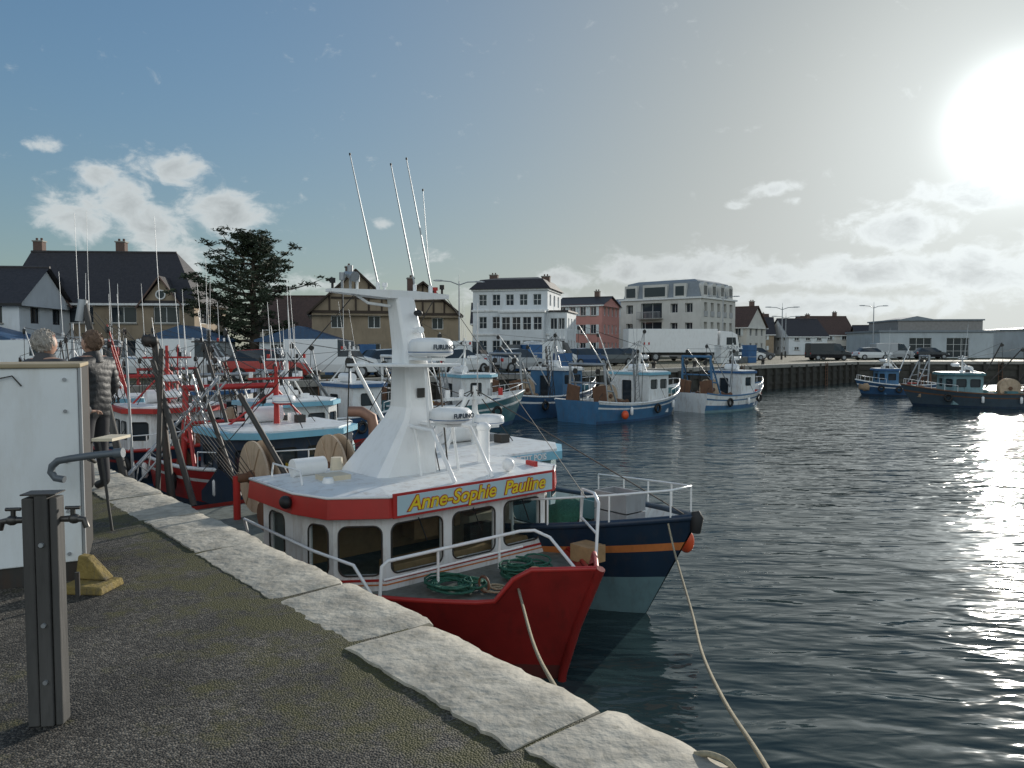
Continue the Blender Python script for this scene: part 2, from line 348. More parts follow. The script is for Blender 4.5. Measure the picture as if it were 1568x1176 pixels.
def clutter(o,x0,x1,yw,z,n,rn):
    for i in range(n):
        x=rn.uniform(x0,x1); y=rn.uniform(-yw,yw); k=rn.random()
        if k<.42: crate(o,x,y,z+rn.choice([0,.3]),.6,.42,.28,rn.choice([blue,redtop,white,yellow,teal]))
        elif k<.7: coil(o,(x,y,z),.3,rn.choice([green,ropem,net,green]),8,.025,flat=.8)
        elif k<.76: o.ell('buoys',rn.choice([orangeb,white2,yellow]),(x,y,z+.2),.16)
        elif k<.9: o.ell('nets',rn.choice([green,net,teal]),(x,y,z+.1),(.6,.45,.4),fn=lambda d:d*(1+.2*math.sin(d.x*9)*math.cos(d.y*7)))
        else: o.tube('winch',rust,[(x,y-.3,z+.4),(x,y-.05,z+.4),(x,y+.05,z+.4),(x,y+.3,z+.4)],[.22,.12,.12,.22],14); o.box('winch',dark,(x-.15,y-.2,z),(x+.15,y+.2,z+.25))
def trawler(name,bow,hd,L,B,fb,mid,fs,hc,sc,bc,house,roof,wh=(-.28,-.52),hw=.36,hz=2.0,gantry=None,gx=.9,gh=2.6,mast=2.5,booms=0,drums=0,seed=1,top=None,low=None,radars=1,boomcol=None,lean=0,antn=3,inner=None,zb=None,mastc=None,br=.05,lat=0,railc=None,tall=0,gr=1.):
    rn=random.Random(seed)
    o=O(name,(bow[0],bow[1],0),rad(hd))
    mt=dict(boot=bc,low=low or hc,hull=hc,stripe=sc,top=top or hc,inner=inner or white,deck=deckm,rail=railc or sc)
    drop=.45
    pt,h0=hull(o,L,B,fb,mid,fs,mt,rake=.09*L,drop=drop,rail=.05)
    xa,xb=wh[0]*L,wh[1]*L; w=B*hw; dz=h0(.6)-drop; zt=dz+hz if zb is None else zb
    zw=zt-.72
    poly=[(xa,-w*.6),(xa,w*.6),(xa-.35,w),(xb,w),(xb,-w),(xa-.35,-w)]
    for i in range(6):
        A,Bp=poly[i],poly[(i+1)%6]; ln=math.dist(A,Bp)
        n=max(1,int(ln/.75)); cols=grid(ln,n,min(.55,ln/n*.75),[(zw,zw+.48)],.05)
        if i==3: cols=[(ln*.3,ln*.3+.6,[(dz+.1,zt-.3)])]
        wall(o,house,A,Bp,dz-.3,zt,cols,.04,gl=dglass,fr=black,r=.07,part='wheelhouse')
    e=.14; big=[(x+(e if x==xa else (-e*.6 if x==xb else 0)),y+(e if y>0 else -e)) for x,y in poly]
    big[0]=(xa+e*2,-w*.6); big[1]=(xa+e*2,w*.6)
    o.prism('wheelhouse_roof',roof,big,zt,zt+.13)
    o.prism('wheelhouse_roof',white,[(x*.96+(xa+xb)/2*.04,y*.9) for x,y in big],zt+.132,zt+.17)
    o.tube('liferaft',white2,[(xb+.45,-.5,zt+.36),(xb+.45,.3,zt+.36)],.19,14)
    for k in range(3): o.box('roof_boxes',rn.choice([steel,white2,dark]),(xb+.2+k*.35,w*.3,zt+.172),(xb+.4+k*.35,w*.3+.2,zt+.25+rn.uniform(0,.15)))
    mx=(xa+xb)/2-.2
    mm=mastc or white
    if mast:
        o.tube('mast',mm,[(mx,0,zt),(mx-lean,0,zt+mast)],[.075,.04],10)
        for s in(-1,1): o.tube('mast',mm,[(mx-.5,s*w*.7,zt+.1),(mx-lean*.6,0,zt+mast*.65)],.028,8)
        o.box('mast_crosstree',mm,(mx-.05-lean*.8,-.65,zt+mast*.8),(mx+.05-lean*.8,.65,zt+mast*.8+.05))
        for y in(-.6,-.3,.35,.6): o.tube('mast_lights',rn.choice([white2,black,redtop,steel]),[(mx-lean*.8,y,zt+mast*.8+.05),(mx-lean*.8,y,zt+mast*.8+.18)],.045,8)
        for i in range(antn):
            y=rn.uniform(-.6,.6); o.tube('antennas',white2 if i%2 else steel,[(mx-lean*.8,y,zt+mast*.8),(mx-lean*.8-rn.uniform(0,.25),y+rn.uniform(-.1,.1),zt+mast+rn.uniform(.6,2.2)+tall*(i==0))],[.011,.006],5)
        for i in range(radars): 
            zz=zt+mast*(.45-.25*i); o.box('radar_brackets',mm,(mx,-.1,zz-.04),(mx+.55,.1,zz)); radar(o,mx+.4,0,zz,.26,.18)
        for s in(-1,1):
            o.tube('rigging',dark,[(mx-lean*.8,0,zt+mast*.95),(-L*.97,s*B*.35,h0(0)+.1)],.01,4)
            o.tube('rigging',dark,[(mx-lean*.8,0,zt+mast*.95),(mx+.3,s*B*.45,mid)],.01,4)
        o.tube('rigging',dark,[(mx-lean*.8,0,zt+mast*.95),(-.2,0,fb)],.01,4)
    if gantry:
        gxx=-L*gx; yw=B*.36; z0=h0(.1)-drop; 
        for s in(-1,1):
            o.tube('stern_gantry',gantry,[(gxx,s*yw,z0),(gxx-.1,s*yw*.9,z0+gh)],.07*gr,8)
            o.tube('stern_gantry',gantry,[(gxx+.95,s*yw,z0),(gxx,s*yw*.92,z0+gh*.85)],.05*gr,8)
            o.tube('stern_gantry',gantry,[(gxx+.45,s*yw,z0+gh*.42),(gxx-.05,s*yw*.96,z0+gh*.45)],.04*gr,8)
            o.tube('gantry_blocks',dark,[(gxx-.1,s*yw*.6,z0+gh-.35),(gxx-.1,s*yw*.6+.08,z0+gh-.35)],.14,12)
        o.tube('stern_gantry',gantry,[(gxx-.1,-yw*.95,z0+gh),(gxx-.1,yw*.95,z0+gh)],.08*gr,8)
        o.tube('stern_gantry',gantry,[(gxx-.05,-yw*.95,z0+gh*.6),(gxx-.05,yw*.95,z0+gh*.6)],.045*gr,8)
        for k in range(4): o.tube('hanging_chains',dark,[(gxx-.1,yw*(-.7+.45*k),z0+gh),(gxx-.15,yw*(-.6+.4*k),z0+.4)],.014,4)
        for s in(-1,1): o.mbox('trawl_doors',rust,Matrix.Translation((gxx-.15,s*yw*.72,z0+.75))@Matrix.Rotation(.15*s,4,'X'),(.08,.8,1.0))
    for i in range(booms):
        s=1 if i%2 else -1
        a=(xb-.3,s*.5,max(mid+.2,zt-.8)); e=(xb-.3-rn.uniform(.3,2.6),s*rn.uniform(.3,1.6),zt+rn.uniform(1.2,2.6))
        bc2=boomcol or white; o.tube('booms',bc2,[a,e],[br,br*.65],8)
        o.tube('rigging',dark,[e,(mx-lean*.6,0,zt+mast*.8)],.01,4); o.tube('rigging',dark,[e,(e[0]-.2,e[1],mid)],.012,4)
        o.tube('gantry_blocks',dark,[(e[0],e[1]-.04,e[2]-.15),(e[0],e[1]+.04,e[2]-.15)],.1,10)
    for i in range(lat):
        s=1 if i%2 else -1
        lattice(o,(xb-.5,s*.9,mid),(xb-1.2-i*.9,s*1.2,zt+1.3+.4*i),.24,rn.choice([steel,dark,redtop]))
    for i in range(drums): drum(o,(-L*.74,(-.45+.9*i)*B*.27 if drums>1 else 0,h0(.25)-drop+.75),.6,.5)
    clutter(o,-L*.93,xb-.4,B*.3,h0(.2)-drop,int(L*1.3),rn); clutter(o,xa+.4,-L*.12,B*.15,h0(.85)-drop,3,rn)
    pr=[]
    for t in(.66,.74,.82,.9,.97):
        p=pt(t,1,1); pr.append(p)
    pl=[pt(t,1,-1) for t in(.97,.9,.82,.74,.66)]
    railing(o,pr+pl,.4,.015)
    for t in(.25,.5,.72):
        for s in (1,-1):
            p=pt(t,.6,s); c=Vector((p[0],p[1]+s*.12,p[2]+.0)); rn.random()
            if rn.random()<.55: o.tube('fenders',black,[(c.x+.2*math.cos(k),c.y,c.z+.2*math.sin(k)) for k in [j*math.pi/6 for j in range(12)]],.065,6,closed=True)
            else: o.tube('fenders',white2,[(c.x,c.y,c.z-.2),(c.x,c.y,c.z-.15),(c.x,c.y,c.z+.15),(c.x,c.y,c.z+.2)],[.04,.08,.08,.04],10)
            o.tube('fenders',ropem,[(c.x,c.y,c.z+.18),(p[0],p[1]-s*.0,pt(t,1,s)[2])],.012,4)
    return o,pt
def text(root,body,size,loc,rot,mat,ext=.004,off=0,shear=0,sx=1):
    cu=bpy.data.curves.new(body,'FONT'); cu.body=body; cu.size=size; cu.extrude=ext; cu.offset=off; cu.shear=shear; cu.align_x='CENTER'; cu.align_y='CENTER'
    cu.materials.append(mat); ob=bpy.data.objects.new('lettering',cu); scene.collection.objects.link(ob); ob.parent=root; ob.location=loc; ob.rotation_euler=rot; ob.scale=(sx,1,1); return ob
# ------------------------------------------------------------------ main red boat
HD=math.degrees(math.atan2(-.7513,.66))
o=O('fishing_boat',(-.515,9.66,0),rad(HD))
mt=dict(boot=M('antifoul',(.13,.03,.025),.7,dirt=.5),low=red,hull=red,stripe=red,top=red,inner=redtop,deck=deckm,rail=redtop)
def rs(t):
    k=min(1,max(0,(t-.9)/.035)); return .36*k*k*(3-2*k)
pt,h0=hull(o,8.4,4.3,1.02,.86,.9,mt,rake=.6,x0=2.3,y0=-.12,drop=.07,rs=rs,N=40,rail=.03)
o.tube('stem_bar',red,[(1.72,-.12,-.3),(1.78,-.12,.1),(2.0,-.12,.7),(2.34,-.12,1.4)],.05,8)
wp=[(0,-1.3),(0,1.3),(-.3,1.62),(-2.0,1.62),(-2.0,-1.95),(-.85,-1.95),(-.36,-1.8)]
zr=1.74
for i in range(7):
    A,Bp=wp[i],wp[(i+1)%7]; ln=math.dist(A,Bp)
    if i==0: cols=[(.07,.82,[(1.03,1.63)]),(.98,1.68,[(1.03,1.63)]),(1.84,2.5,[(1.05,1.65)])]
    elif i==6: cols=[(.06,ln-.05,[(1.03,1.62)])]
    elif i==5: cols=[(.1,ln-.08,[(1.03,1.62)])]
    elif i==4: cols=[(.2,.65,[(1.08,1.62)])]
    elif i==2: cols=[(.15,.75,[(1.08,1.62)]),(.95,1.5,[(1.08,1.62)])]
    elif i==3: cols=[(.5,1.1,[(1.05,1.6)]),(2.2,2.9,[(1.05,1.6)])]
    else: cols=[(.06,ln-.06,[(1.08,1.62)])]
    wall(o,white,A,Bp,.6,zr,cols,.045,gl=glass,fr=dark,r=.1,part='wheelhouse')
def grow(poly,e):
    n=len(poly);out=[]
    for i in range(n):
        p0=Vector(poly[i-1]);p=Vector(poly[i]);p1=Vector(poly[(i+1)%n])
        n1=Vector(((p-p0).y,-(p-p0).x)).normalized(); n2=Vector(((p1-p).y,-(p1-p).x)).normalized()
        b=(n1+n2).normalized(); out.append(tuple(p+b*(e/max(.5,b.dot(n1)))))
    return out
g0,g1,g2=grow(wp,.03),grow(wp,.15),grow(wp,.13)
o.loft('roof_band',redtop,[[(x,y,zr-.03) for x,y in g0],[(x,y,zr) for x,y in g1],[(x,y,zr+.24) for x,y in g2]],cap=True)
g3=grow(wp,.1); g4=grow(wp,-.3)
o.loft('roof',white,[[(x,y,zr+.243) for x,y in g3],[(x,y,zr+.262) for x,y in g3],[(x,y,zr+.3) for x,y in g4]])
o.tube('roof_edge',white2,[(x,y,zr+.25) for x,y in g2],.018,6,closed=True)
for z,m_,h in((.955,redtop,.03),(.905,orange,.018)):
    for i in(6,0):
        a_=grow(wp,.006)[i]; b_=grow(wp,.006)[(i+1)%7]; a2=grow(wp,.002)[i]; b2=grow(wp,.002)[(i+1)%7]
        o.loft('stripes',m_,[[(a_[0],a_[1],z),(b_[0],b_[1],z),(b2[0],b2[1],z),(a2[0],a2[1],z)],[(a_[0],a_[1],z+h),(b_[0],b_[1],z+h),(b2[0],b2[1],z+h),(a2[0],a2[1],z+h)]])
for y in(-.85,.0,.85): o.tube('wipers',black,[(.02,y,1.66),(.03,y+.12,1.35)],.008,5)
nb=M('name_board',(.45,.62,.68),.4,var=.05,dirt=.2,dcol=(.5,.5,.4))
o.box('name_board',redtop,(.14,-1.3,zr-.01),(.165,1.33,zr+.285)); o.box('name_board',nb,(.165,-1.25,zr+.02),(.172,1.28,zr+.255))
o.box('interior',woodl,(-1.5,-1.6,.9),(-1.4,1.3,1.45)); o.box('interior',woodl,(-.5,-1.1,.9),(-.15,1.2,1.08)); o.box('interior',dark,(-.45,.2,1.08),(-.3,.6,1.33)); o.box('interior',woodl,(-1.2,-.3,1.1),(-.9,.1,1.5)); o.box('interior',cream,(-1.15,.5,.9),(-.7,1.1,1.35)); o.box('interior',woodl,(-.95,.35,1.2),(-.85,.45,1.74))
def rect(cx,cy,z,sx,sy,c=.22):
    a,b=sx/2,sy/2; k=min(a,b)*c
    return [(cx+x,cy+y,z) for x,y in[(-a+k,-b),(a-k,-b),(a,-b+k),(a,b-k),(a-k,b),(-a+k,b),(-a,b-k),(-a,-b+k)]]
o.loft('mast',white2,[rect(-1.32,-.45,1.99,1.2,1.0),rect(-1.17,-.2,2.75,.62,.5),rect(-1.15,-.16,2.92,.5,.44),rect(-1.18,-.18,3.7,.38,.36),rect(-1.28,-.25,4.42,.28,.3)])
o.box('mast_hatch',dark,(-.9,-.24,3.05),(-.888,-.12,3.18))
o.loft('mast_top_bar',white2,[[(-1.28,-1.3,4.46),(-1.44,-1.3,4.46),(-1.44,-1.3,4.5),(-1.28,-1.3,4.5)],[(-1.14,-.5,4.4),(-1.44,-.5,4.4),(-1.44,-.5,4.51),(-1.14,-.5,4.51)],[(-1.14,-.04,4.4),(-1.44,-.04,4.4),(-1.44,-.04,4.51),(-1.14,-.04,4.51)],[(-1.3,.6,4.44),(-1.42,.6,4.44),(-1.42,.6,4.5),(-1.3,.6,4.5)]])
o.tube('mast_top_bar',white2,[(-1.3,-1.0,4.47),(-1.3,-.75,4.33),(-1.3,-.4,4.3)],.02,6)
o.prism('mast_crosstree',white2,[(-1.45,-1.0),(-1.2,-1.0),(-.45,-.5),(-.3,-.3),(-.3,.05),(-.5,.2),(-1.4,.05)],3.48,3.515)
o.box('radar_brackets',white2,(-1.2,-.31,3.56),(-.45,-.09,3.6)); radar(o,-.66,-.18,3.61,.3,.25)
o.box('radar_brackets',white2,(-1.0,-.26,2.7),(-.2,-.02,2.74)); radar(o,-.3,-.12,2.75,.28,.2)
for y in(-.38,.24): o.tube('mast_frame',white2,[(-1.0,y,2.68),(-.35,y,2.66),(.0,y+.1,2.02)],.028,8)
for y in(-.38,.24): o.tube('mast_frame',white2,[(-.75,y,2.66),(-.6,y,2.02)],.02,8)
o.tube('mast_frame',white2,[(-.5,-.38,3.48),(-.45,-.36,2.7)],.02,8); o.tube('mast_frame',dark,[(-.9,.12,3.48),(-.85,.24,2.0)],.012,6)
o.tube('mast_cables',dark,[(-.99,-.1,3.45),(-.93,-.05,2.9),(-.88,-.0,2.5),(-.72,.0,2.05)],.009,5); o.tube('mast_cables',dark,[(-.99,-.2,3.45),(-.94,-.2,2.95),(-.86,-.25,2.4),(-.72,-.3,2.05)],.007,5)
for y,dx,dy,h,x,r_ in[(-.57,-.22,-.28,1.72,-1.34,.012),(.03,-.2,-.25,1.68,-1.34,.013),(.31,-.2,-.27,1.8,-1.34,.012),(.35,-.05,-.08,1.38,-1.42,.007)]:
    o.tube('antennas',white2,[(x,y,4.5),(x,y,4.62)],.026,8); o.tube('antennas',steel,[(x,y,4.6),(x+dx,y+dy,4.6+h)],[r_,r_*.6],6); o.tube('antennas',black,[(x+dx,y+dy,4.6+h),(x+dx*1.01,y+dy*1.01,4.63+h)],.013,6)
for y,m_,h in[(-1.24,black,.14),(-1.1,steel,.22),(-.98,steel,.32),(-.88,white2,.2),(-.45,white2,.12),(.4,redtop,.1),(.52,black,.14)]:
    o.tube('mast_lights',m_,[(-1.36,y,4.5),(-1.36,y,4.5+h)],.018,8); o.tube('mast_lights',m_,[(-1.36,y,4.5+h*.55),(-1.36,y,4.5+h)],.038,10)
o.tube('mast_lights',steel,[(-1.2,-1.0,4.66),(-1.45,-1.0,4.72)],[.07,.03],12)
o.ell('mast_horn',black,(-.98,-.16,4.2),(.07,.06,.045)); o.tube('mast_horn',white2,[(-1.13,-.18,3.95),(-.88,-.18,3.97)],[.03,.05],8)
o.tube('liferaft',white2,[(-1.65,-1.7,2.15),(-1.65,-1.25,2.15)],.12,16); o.tube('roof_vents',cream,[(-1.85,-.95,2.0),(-1.85,-.95,2.2)],[.1,.08],12)
o.box('liferaft',cream,(-1.3,-1.55,2.03),(-1.0,-1.2,2.1))
o.tube('roof_vents',white2,[(-.95,-1.55,2.02),(-.95,-1.55,2.1)],[.09,.06],12)
o.tube('roof_rail',white2,[(-1.95,-1.85,2.03),(-1.9,-1.85,2.2),(-1.1,-1.85,2.2),(-1.05,-1.85,2.03)],.013,6)
o.tube('exhaust_pipe',copper,[(-2.6,.1,1.2),(-2.6,.1,2.45),(-2.62,.07,2.64),(-2.72,-.05,2.73),(-2.86,-.18,2.73)],.085,14); o.tube('exhaust_pipe',rust,[(-2.5,.45,1.2),(-2.5,.45,2.35)],.05,10)
o.ell('roof_lights',white2,(-.15,.75,2.12),(.09,.09,.09)); o.tube('roof_lights',steel,[(-.15,.75,1.98),(-.15,.75,2.06)],.02,6)
o.box('roof_lights',redtop,(-.4,1.3,2.02),(-.2,1.35,2.1))
o.tube('roof_vents',white2,[(-1.0,1.0,2.02),(-1.0,1.0,2.55)],[.09,.09],14); o.ell('roof_vents',white2,(-1.0,1.0,2.55),(.11,.11,.08))
o.ell('side_light',black,(-.9,-2.14,1.88),(.1,.07,.08))
dk=.93
o.tube('railings',white2,[(.42,-1.65,dk),(.42,-1.62,dk+.36),(.43,-1.55,dk+.41),(.42,.45,dk+.42),(.52,.62,dk+.42),(.75,.68,dk+.36),(1.35,.62,dk+.02)],.021,10)
o.tube('railings',white2,[(.42,-1.6,dk+.2),(.42,.5,dk+.21)],.014,8)
for y in(-.85,.1): o.tube('railings',white2,[(.42,y,dk),(.42,y,dk+.42)],.018,8)
o.tube('railings',white2,[(-2.4,-1.95,.95),(-2.4,-2.05,1.4),(-.4,-2.05,1.38),(.2,-1.85,1.3),(.35,-1.7,.95)],.02,8)
o.tube('railings',white2,[(1.2,1.05,.95),(1.2,1.1,1.75),(.9,1.35,1.8),(.4,1.65,1.75),(.4,1.6,.95)],.022,8); o.tube('railings',white2,[(1.2,1.08,1.35),(.4,1.63,1.35)],.018,8)
o.tube('bollards',rust,[(1.35,-.15,.9),(1.35,-.15,1.2)],.05,10); o.tube('bollards',rust,[(1.2,-.15,1.12),(1.5,-.15,1.12)],.03,8)
o.tube('deck_ring',rust,[(1.0+.09*math.cos(k),-.62,1.02+.09*math.sin(k)) for k in [j*math.pi/6 for j in range(12)]],.014,6,closed=True)
coil(o,(.85,.05,dk+.0),.27,green,16,.013,flat=.75); coil(o,(.95,.3,dk+.02),.2,green,10,.013,flat=.9); coil(o,(.6,-.8,dk),.34,green,13,.013,flat=.2); coil(o,(.75,-.6,dk),.2,green,6,.013,flat=.5); coil(o,(1.35,.3,dk),.16,black,8,.018,flat=.4); coil(o,(1.05,-.5,dk),.17,ropem,5,.014,flat=.3)
o.tube('anchor_chain',dark,[(1.6,-.1,dk),(1.3,.25,dk+.05),(1.1,.35,dk+.03),(.8,.55,dk+.03)],.022,6)
o.box('hatch',woodl,(.75,1.05,.93),(1.1,1.35,1.15))
for y in(-.75,.7): drum(o,(-5.0,y,1.5),.62,.2,core=.3)
o.tube('drum_axle',rust,[(-5.0,-1.15,1.5),(-5.0,1.15,1.5)],.08,10)
for y in(-1.15,-.05,1.1): o.tube('drum_stand',redtop,[(-5.0,y,.8),(-5.0,y,1.55)],.06,8)
o.tube('booms',dark,[(-2.5,-.9,1.0),(-3.9,-1.5,3.0)],.045,8); o.tube('booms',white,[(-2.5,.9,1.0),(-2.2,1.6,2.9)],.035,8)
o.tube('rigging',dark,[(-1.36,-.9,4.46),(-5.6,-1.5,1.6)],.007,4); o.tube('rigging',dark,[(-1.36,.4,4.46),(-5.6,1.2,1.6)],.007,4); o.tube('rigging',dark,[(-1.36,.6,4.46),(.9,1.2,1.75)],.005,4)
clutter(o,-4.2,-2.6,1.4,.85,9,R)
root=o.done(.006,['mast','mast_crosstree','roof_band','name_board','interior'])
yl=M('lettering_yellow',(.8,.6,.03),.4); 
rt=(rad(90),0,rad(90))
text(root,'Anne-Sophie  Pauline',.245,(.176,.015,zr+.138),rt,M('lettering_red',(.45,.05,.03),.4),.001,.014,.25,1.06)
text(root,'Anne-Sophie  Pauline',.245,(.181,.015,zr+.138),rt,yl,.001,.004,.25,1.06)
text(root,'FURUNO',.085,(-.66+.306,-.18,3.735),rt,navy,.001,.003); text(root,'FURUNO',.08,(-.3+.286,-.12,2.855),rt,navy,.001,.003)
# ------------------------------------------------------------------ navy boat behind
o,pt=trawler('fishing_boat',(2.45,9.75),HD,9.5,3.6,1.5,.95,1.0,navy,orange,tealg,tealg,lblue,wh=(-.37,-.58),hw=.33,gantry=None,mast=1.2,drums=0,booms=1,seed=3,low=tealg,radars=1,boomcol=white,zb=1.85,antn=2,inner=white,railc=navy)
o.tube('side_rails',white,[(-2.2,-1.3,1.0),(-2.2,-1.35,1.65),(-3.2,-1.55,1.65),(-3.2,-1.55,1.0)],.025,8)
crate(o,-1.35,.0,1.12,.6,.42,.26,steel); crate(o,-1.35,.0,1.4,.6,.42,.26,steel); crate(o,-1.9,.45,.98,.6,.42,.28,white); coil(o,(-1.0,-.1,1.1),.22,ropem,9,.018,flat=.5); coil(o,(-2.1,-.5,.85),.3,green,9,.02,flat=.7)
o.tube('windlass',dark,[(-1.9,-.2,1.05),(-1.9,.0,1.05),(-1.9,.15,1.05)],[.14,.07,.14],12)
o.ell('bow_buoy',orangeb,(-.55,.5,1.0),(.12,.1,.17))
o.tube('bow_fender',black,[(-.05,0,1.3),(-.03,0,1.5),(-.05,0,1.58)],[.07,.09,.05],10)
root=o.done(); text(root,'PETIT POIS',.14,(-9.5*.37+.29,0,1.92),rt,white2,.001,.003)
# ------------------------------------------------------------------ boats further along the quay
o,pt=trawler('fishing_boat',(-3.95,15.7),HD,8.5,3.6,1.2,.9,1.0,redtop,white,navy,navy,lblue,wh=(-.12,-.38),hw=.4,gantry=redtop,gx=.58,gh=2.2,mast=1.5,drums=0,booms=1,seed=5,zb=1.78,inner=white,boomcol=dark,mastc=redtop,lat=1)
root=o.done()
text(root,'CN 531',.34,(-1.0,-.35,1.0),rt,white2,.001,.004)
spec=[((-7.6,18.6),8,3.4,navy,redtop,blue,white,redtop,redtop,redtop,3,1.8),((-10.8,21.6),9,3.8,dblue,white,redtop,tealg,lblue,dark,dark,5,2.2),((-13.6,24.5),8,3.5,teal,white,navy,white,white,steel,steel,4,2.6),
      ((-4.6,20.8),8,3.5,mblue,white,redtop,white,lblue,steel,steel,3,1.7),((-9.0,26.2),9,3.6,white,blue,blue,white,blue,redtop,dark,3,2.4)]
for i,(bw,L,B,hc,sc_,bc,hs_,rf,gt,bmc,nb_,ms) in enumerate(spec):
    o,pt=trawler('fishing_boat',bw,HD+R.uniform(-3,3),L,B,1.3,.85,1.0,hc,sc_,bc,hs_,rf,gantry=gt,mast=ms,booms=nb_+2,drums=i%2+1,seed=20+i,radars=2-i%2,boomcol=bmc,antn=6,hz=1.5,mastc=[redtop,white,steel,white,dark][i],br=.033,lat=2,tall=[2.5,3,2,0,2][i],gr=.8,gh=2.3)
    o.done()
o=O('derrick_mast',(-6.9,13.6,0),0)
o.tube('poles',wood,[(0,0,.5),(-1.0,.3,4.6)],[.075,.055],8); o.tube('poles',steel,[(-1.0,.3,4.6),(-1.05,.25,4.2)],.08,8)
o.tube('poles',dark,[(.6,.2,.8),(.15,.6,3.9)],[.075,.06],8); o.tube('poles',wood,[(1.0,.2,.8),(.2,.4,3.5)],[.06,.045],8); o.tube('poles',dark,[(.5,-.2,.6),(.42,.3,3.7)],.045,8)
o.tube('poles',dark,[(1.6,.9,.8),(.7,1.1,3.3)],[.05,.04],8); o.tube('poles',steel,[(-.3,.6,.8),(-.5,.8,3.9)],[.03,.02],8)
for k in range(9): o.tube('rigging',dark,[(-1.0+k*.2,.3,4.5-k*.12),(1.5+k*.2,1-k*.3,1.0)],.007,4)
o.ell('net_bag',dark,(.1,.5,3.85),(.15,.12,.12),fn=lambda d:d*(1+.15*math.sin(d.x*9)))
lattice(o,(-.4,.2,1.0),(1.2,1.2,3.1),.22,steel)
o.done()
# far quay boats
HF=math.degrees(math.atan2(.69,.72))
o,pt=trawler('fishing_trawler',(9.5,42.7),HF,8.8,3.4,1.6,.9,1.1,mblue,white,dblue,white,lblue,gantry=steel,mast=1.9,booms=4,drums=1,seed=41,radars=2,top=white,gh=2.3,hz=1.7,lat=1,br=.035); o.ell('stern_buoy',orangeb,(-7.2,-1.75,.4),(.18,.18,.22)); o.done()
o,pt=trawler('fishing_trawler',(4.9,44.2),HF,8,3.4,1.6,1.1,1.3,dblue,white,dblue,mblue,white,gantry=steel,mast=2.1,booms=4,drums=1,seed=42,mastc=steel,br=.035,lat=1,hz=1.7); o.done()
o,pt=trawler('fishing_trawler',(15.7,47.2),HF-5,7.2,3.0,1.5,.9,1.1,white,mblue,tealg,white,blue,gantry=mblue,mast=1.8,booms=3,drums=1,seed=43,low=mblue,boomcol=steel,hz=1.6,br=.035); o.done()
o,pt=trawler('fishing_trawler',(.6,36.5),HF-15,7.5,3.2,1.6,1.1,1.2,teal,white,dblue,white,lblue,gantry=white,mast=1.8,booms=3,drums=1,seed=44,hz=1.6,br=.035,lat=1); o.done()
o,pt=trawler('fishing_trawler',(-4.4,32.5),HF,7,3.3,1.5,1.0,1.1,dblue,white,redtop,white,blue,gantry=steel,mast=1.8,booms=3,drums=1,seed=45,boomcol=steel,hz=1.5,br=.035,gh=2.2); o.done()
o,pt=trawler('fishing_boat',(26.3,57.5),175,5.5,2.4,1.2,.8,.9,dblue,white,navy,mblue,blue,gantry=steel,mast=1.5,booms=1,seed=46,hz=1.5); o.done()
o,pt=trawler('fishing_trawler',(24.6,47.5),168,8.3,3.2,1.35,.85,.95,M('faded_navy',(.05,.075,.1),.5,dirt=.4),rust,navy,tealg,teal,gantry=dark,mast=1.2,booms=2,drums=1,seed=47,hz=1.5,gh=1.9,boomcol=dark); o.done()
# ------------------------------------------------------------------ ropes
def ropeobj(pts,r=.02):
    P=[Vector(p) for p in pts]; out=[]
    for i in range(len(P)-1):
        p0=P[max(0,i-1)];p1=P[i];p2=P[i+1];p3=P[min(len(P)-1,i+2)]
        for k in range(8):
            t=k/8; out.append(.5*((2*p1)+(p2-p0)*t+(2*p0-5*p1+4*p2-p3)*t*t+(3*p1-p0-3*p2+p3)*t**3))
    out.append(P[-1]); o=O('mooring_rope'); o.tube('rope',ropem,out,r,8); o.done()
ropeobj([(.0,8.55,1.0),(.05,8.3,1.1),(.165,6,1.36),(.24,4.3,1.78),(.31,3.5,2.0)],.014)
ropeobj([(2.05,9.75,1.42),(2.03,9.2,1.15),(1.85,7.6,1.02),(1.55,6,1.25),(1.3,4.5,1.58),(1.15,3.4,1.85),(1.0,2.4,2.08)],.0125)
ropeobj([(.74,2.96,2.10),(.8,2.91,2.125),(.86,2.85,2.11),(.91,2.79,2.0),(.93,2.75,1.7)],.012)
# ------------------------------------------------------------------ left foreground furniture
cabm=M('cabinet_white',(.78,.82,.84),.45,var=.06,scale=1.5,dirt=.35,dcol=(.5,.48,.42))
tan=M('cabinet_roof_tan',(.38,.31,.2),.7,var=.2)
o=O('electrical_cabinet',(-3.9,5.24,QZ),rad(26))
o.box('body',cabm,(-.78,-.4,.14),(.78,.4,1.5)); o.box('plinth',dark,(-.76,-.38,0),(.76,.38,.14))
o.box('roof',tan,(-.8,-.42,1.5),(.8,.42,1.53))
o.box('edge_trim',steel,(.783,-.41,.1),(.80,-.34,1.5)); o.box('edge_trim',dark,(.783,-.338,.1),(.80,.4,1.5))
o.box('door_gap',black,(-.1,-.404,.15),(-.09,-.4,1.42))
for z in(.2,.5,.85,1.2,1.42): o.tube('rivets',steel,[(.7,-.4,z),(.7,-.412,z)],.013,8)
o.tube('lock',dark,[(.62,-.4,.24),(.62,-.43,.24)],.03,10); o.tube('lock',steel,[(.62,-.4,.75),(.62,-.41,.75)],.012,8)
o.tube('cable',dark,[(.3,-.41,1.36),(.31,-.42,1.43),(.4,-.42,1.45),(.45,-.41,1.38)],.005,5)
o.done(.008,['body','roof'])
o=O('concrete_base',(-2.87,5.06,QZ),rad(-5))
ycon=M('yellow_painted_concrete',(.22,.16,.045),.85,var=.3,scale=7,dirt=.95,dcol=(.08,.072,.055),bump=.012)
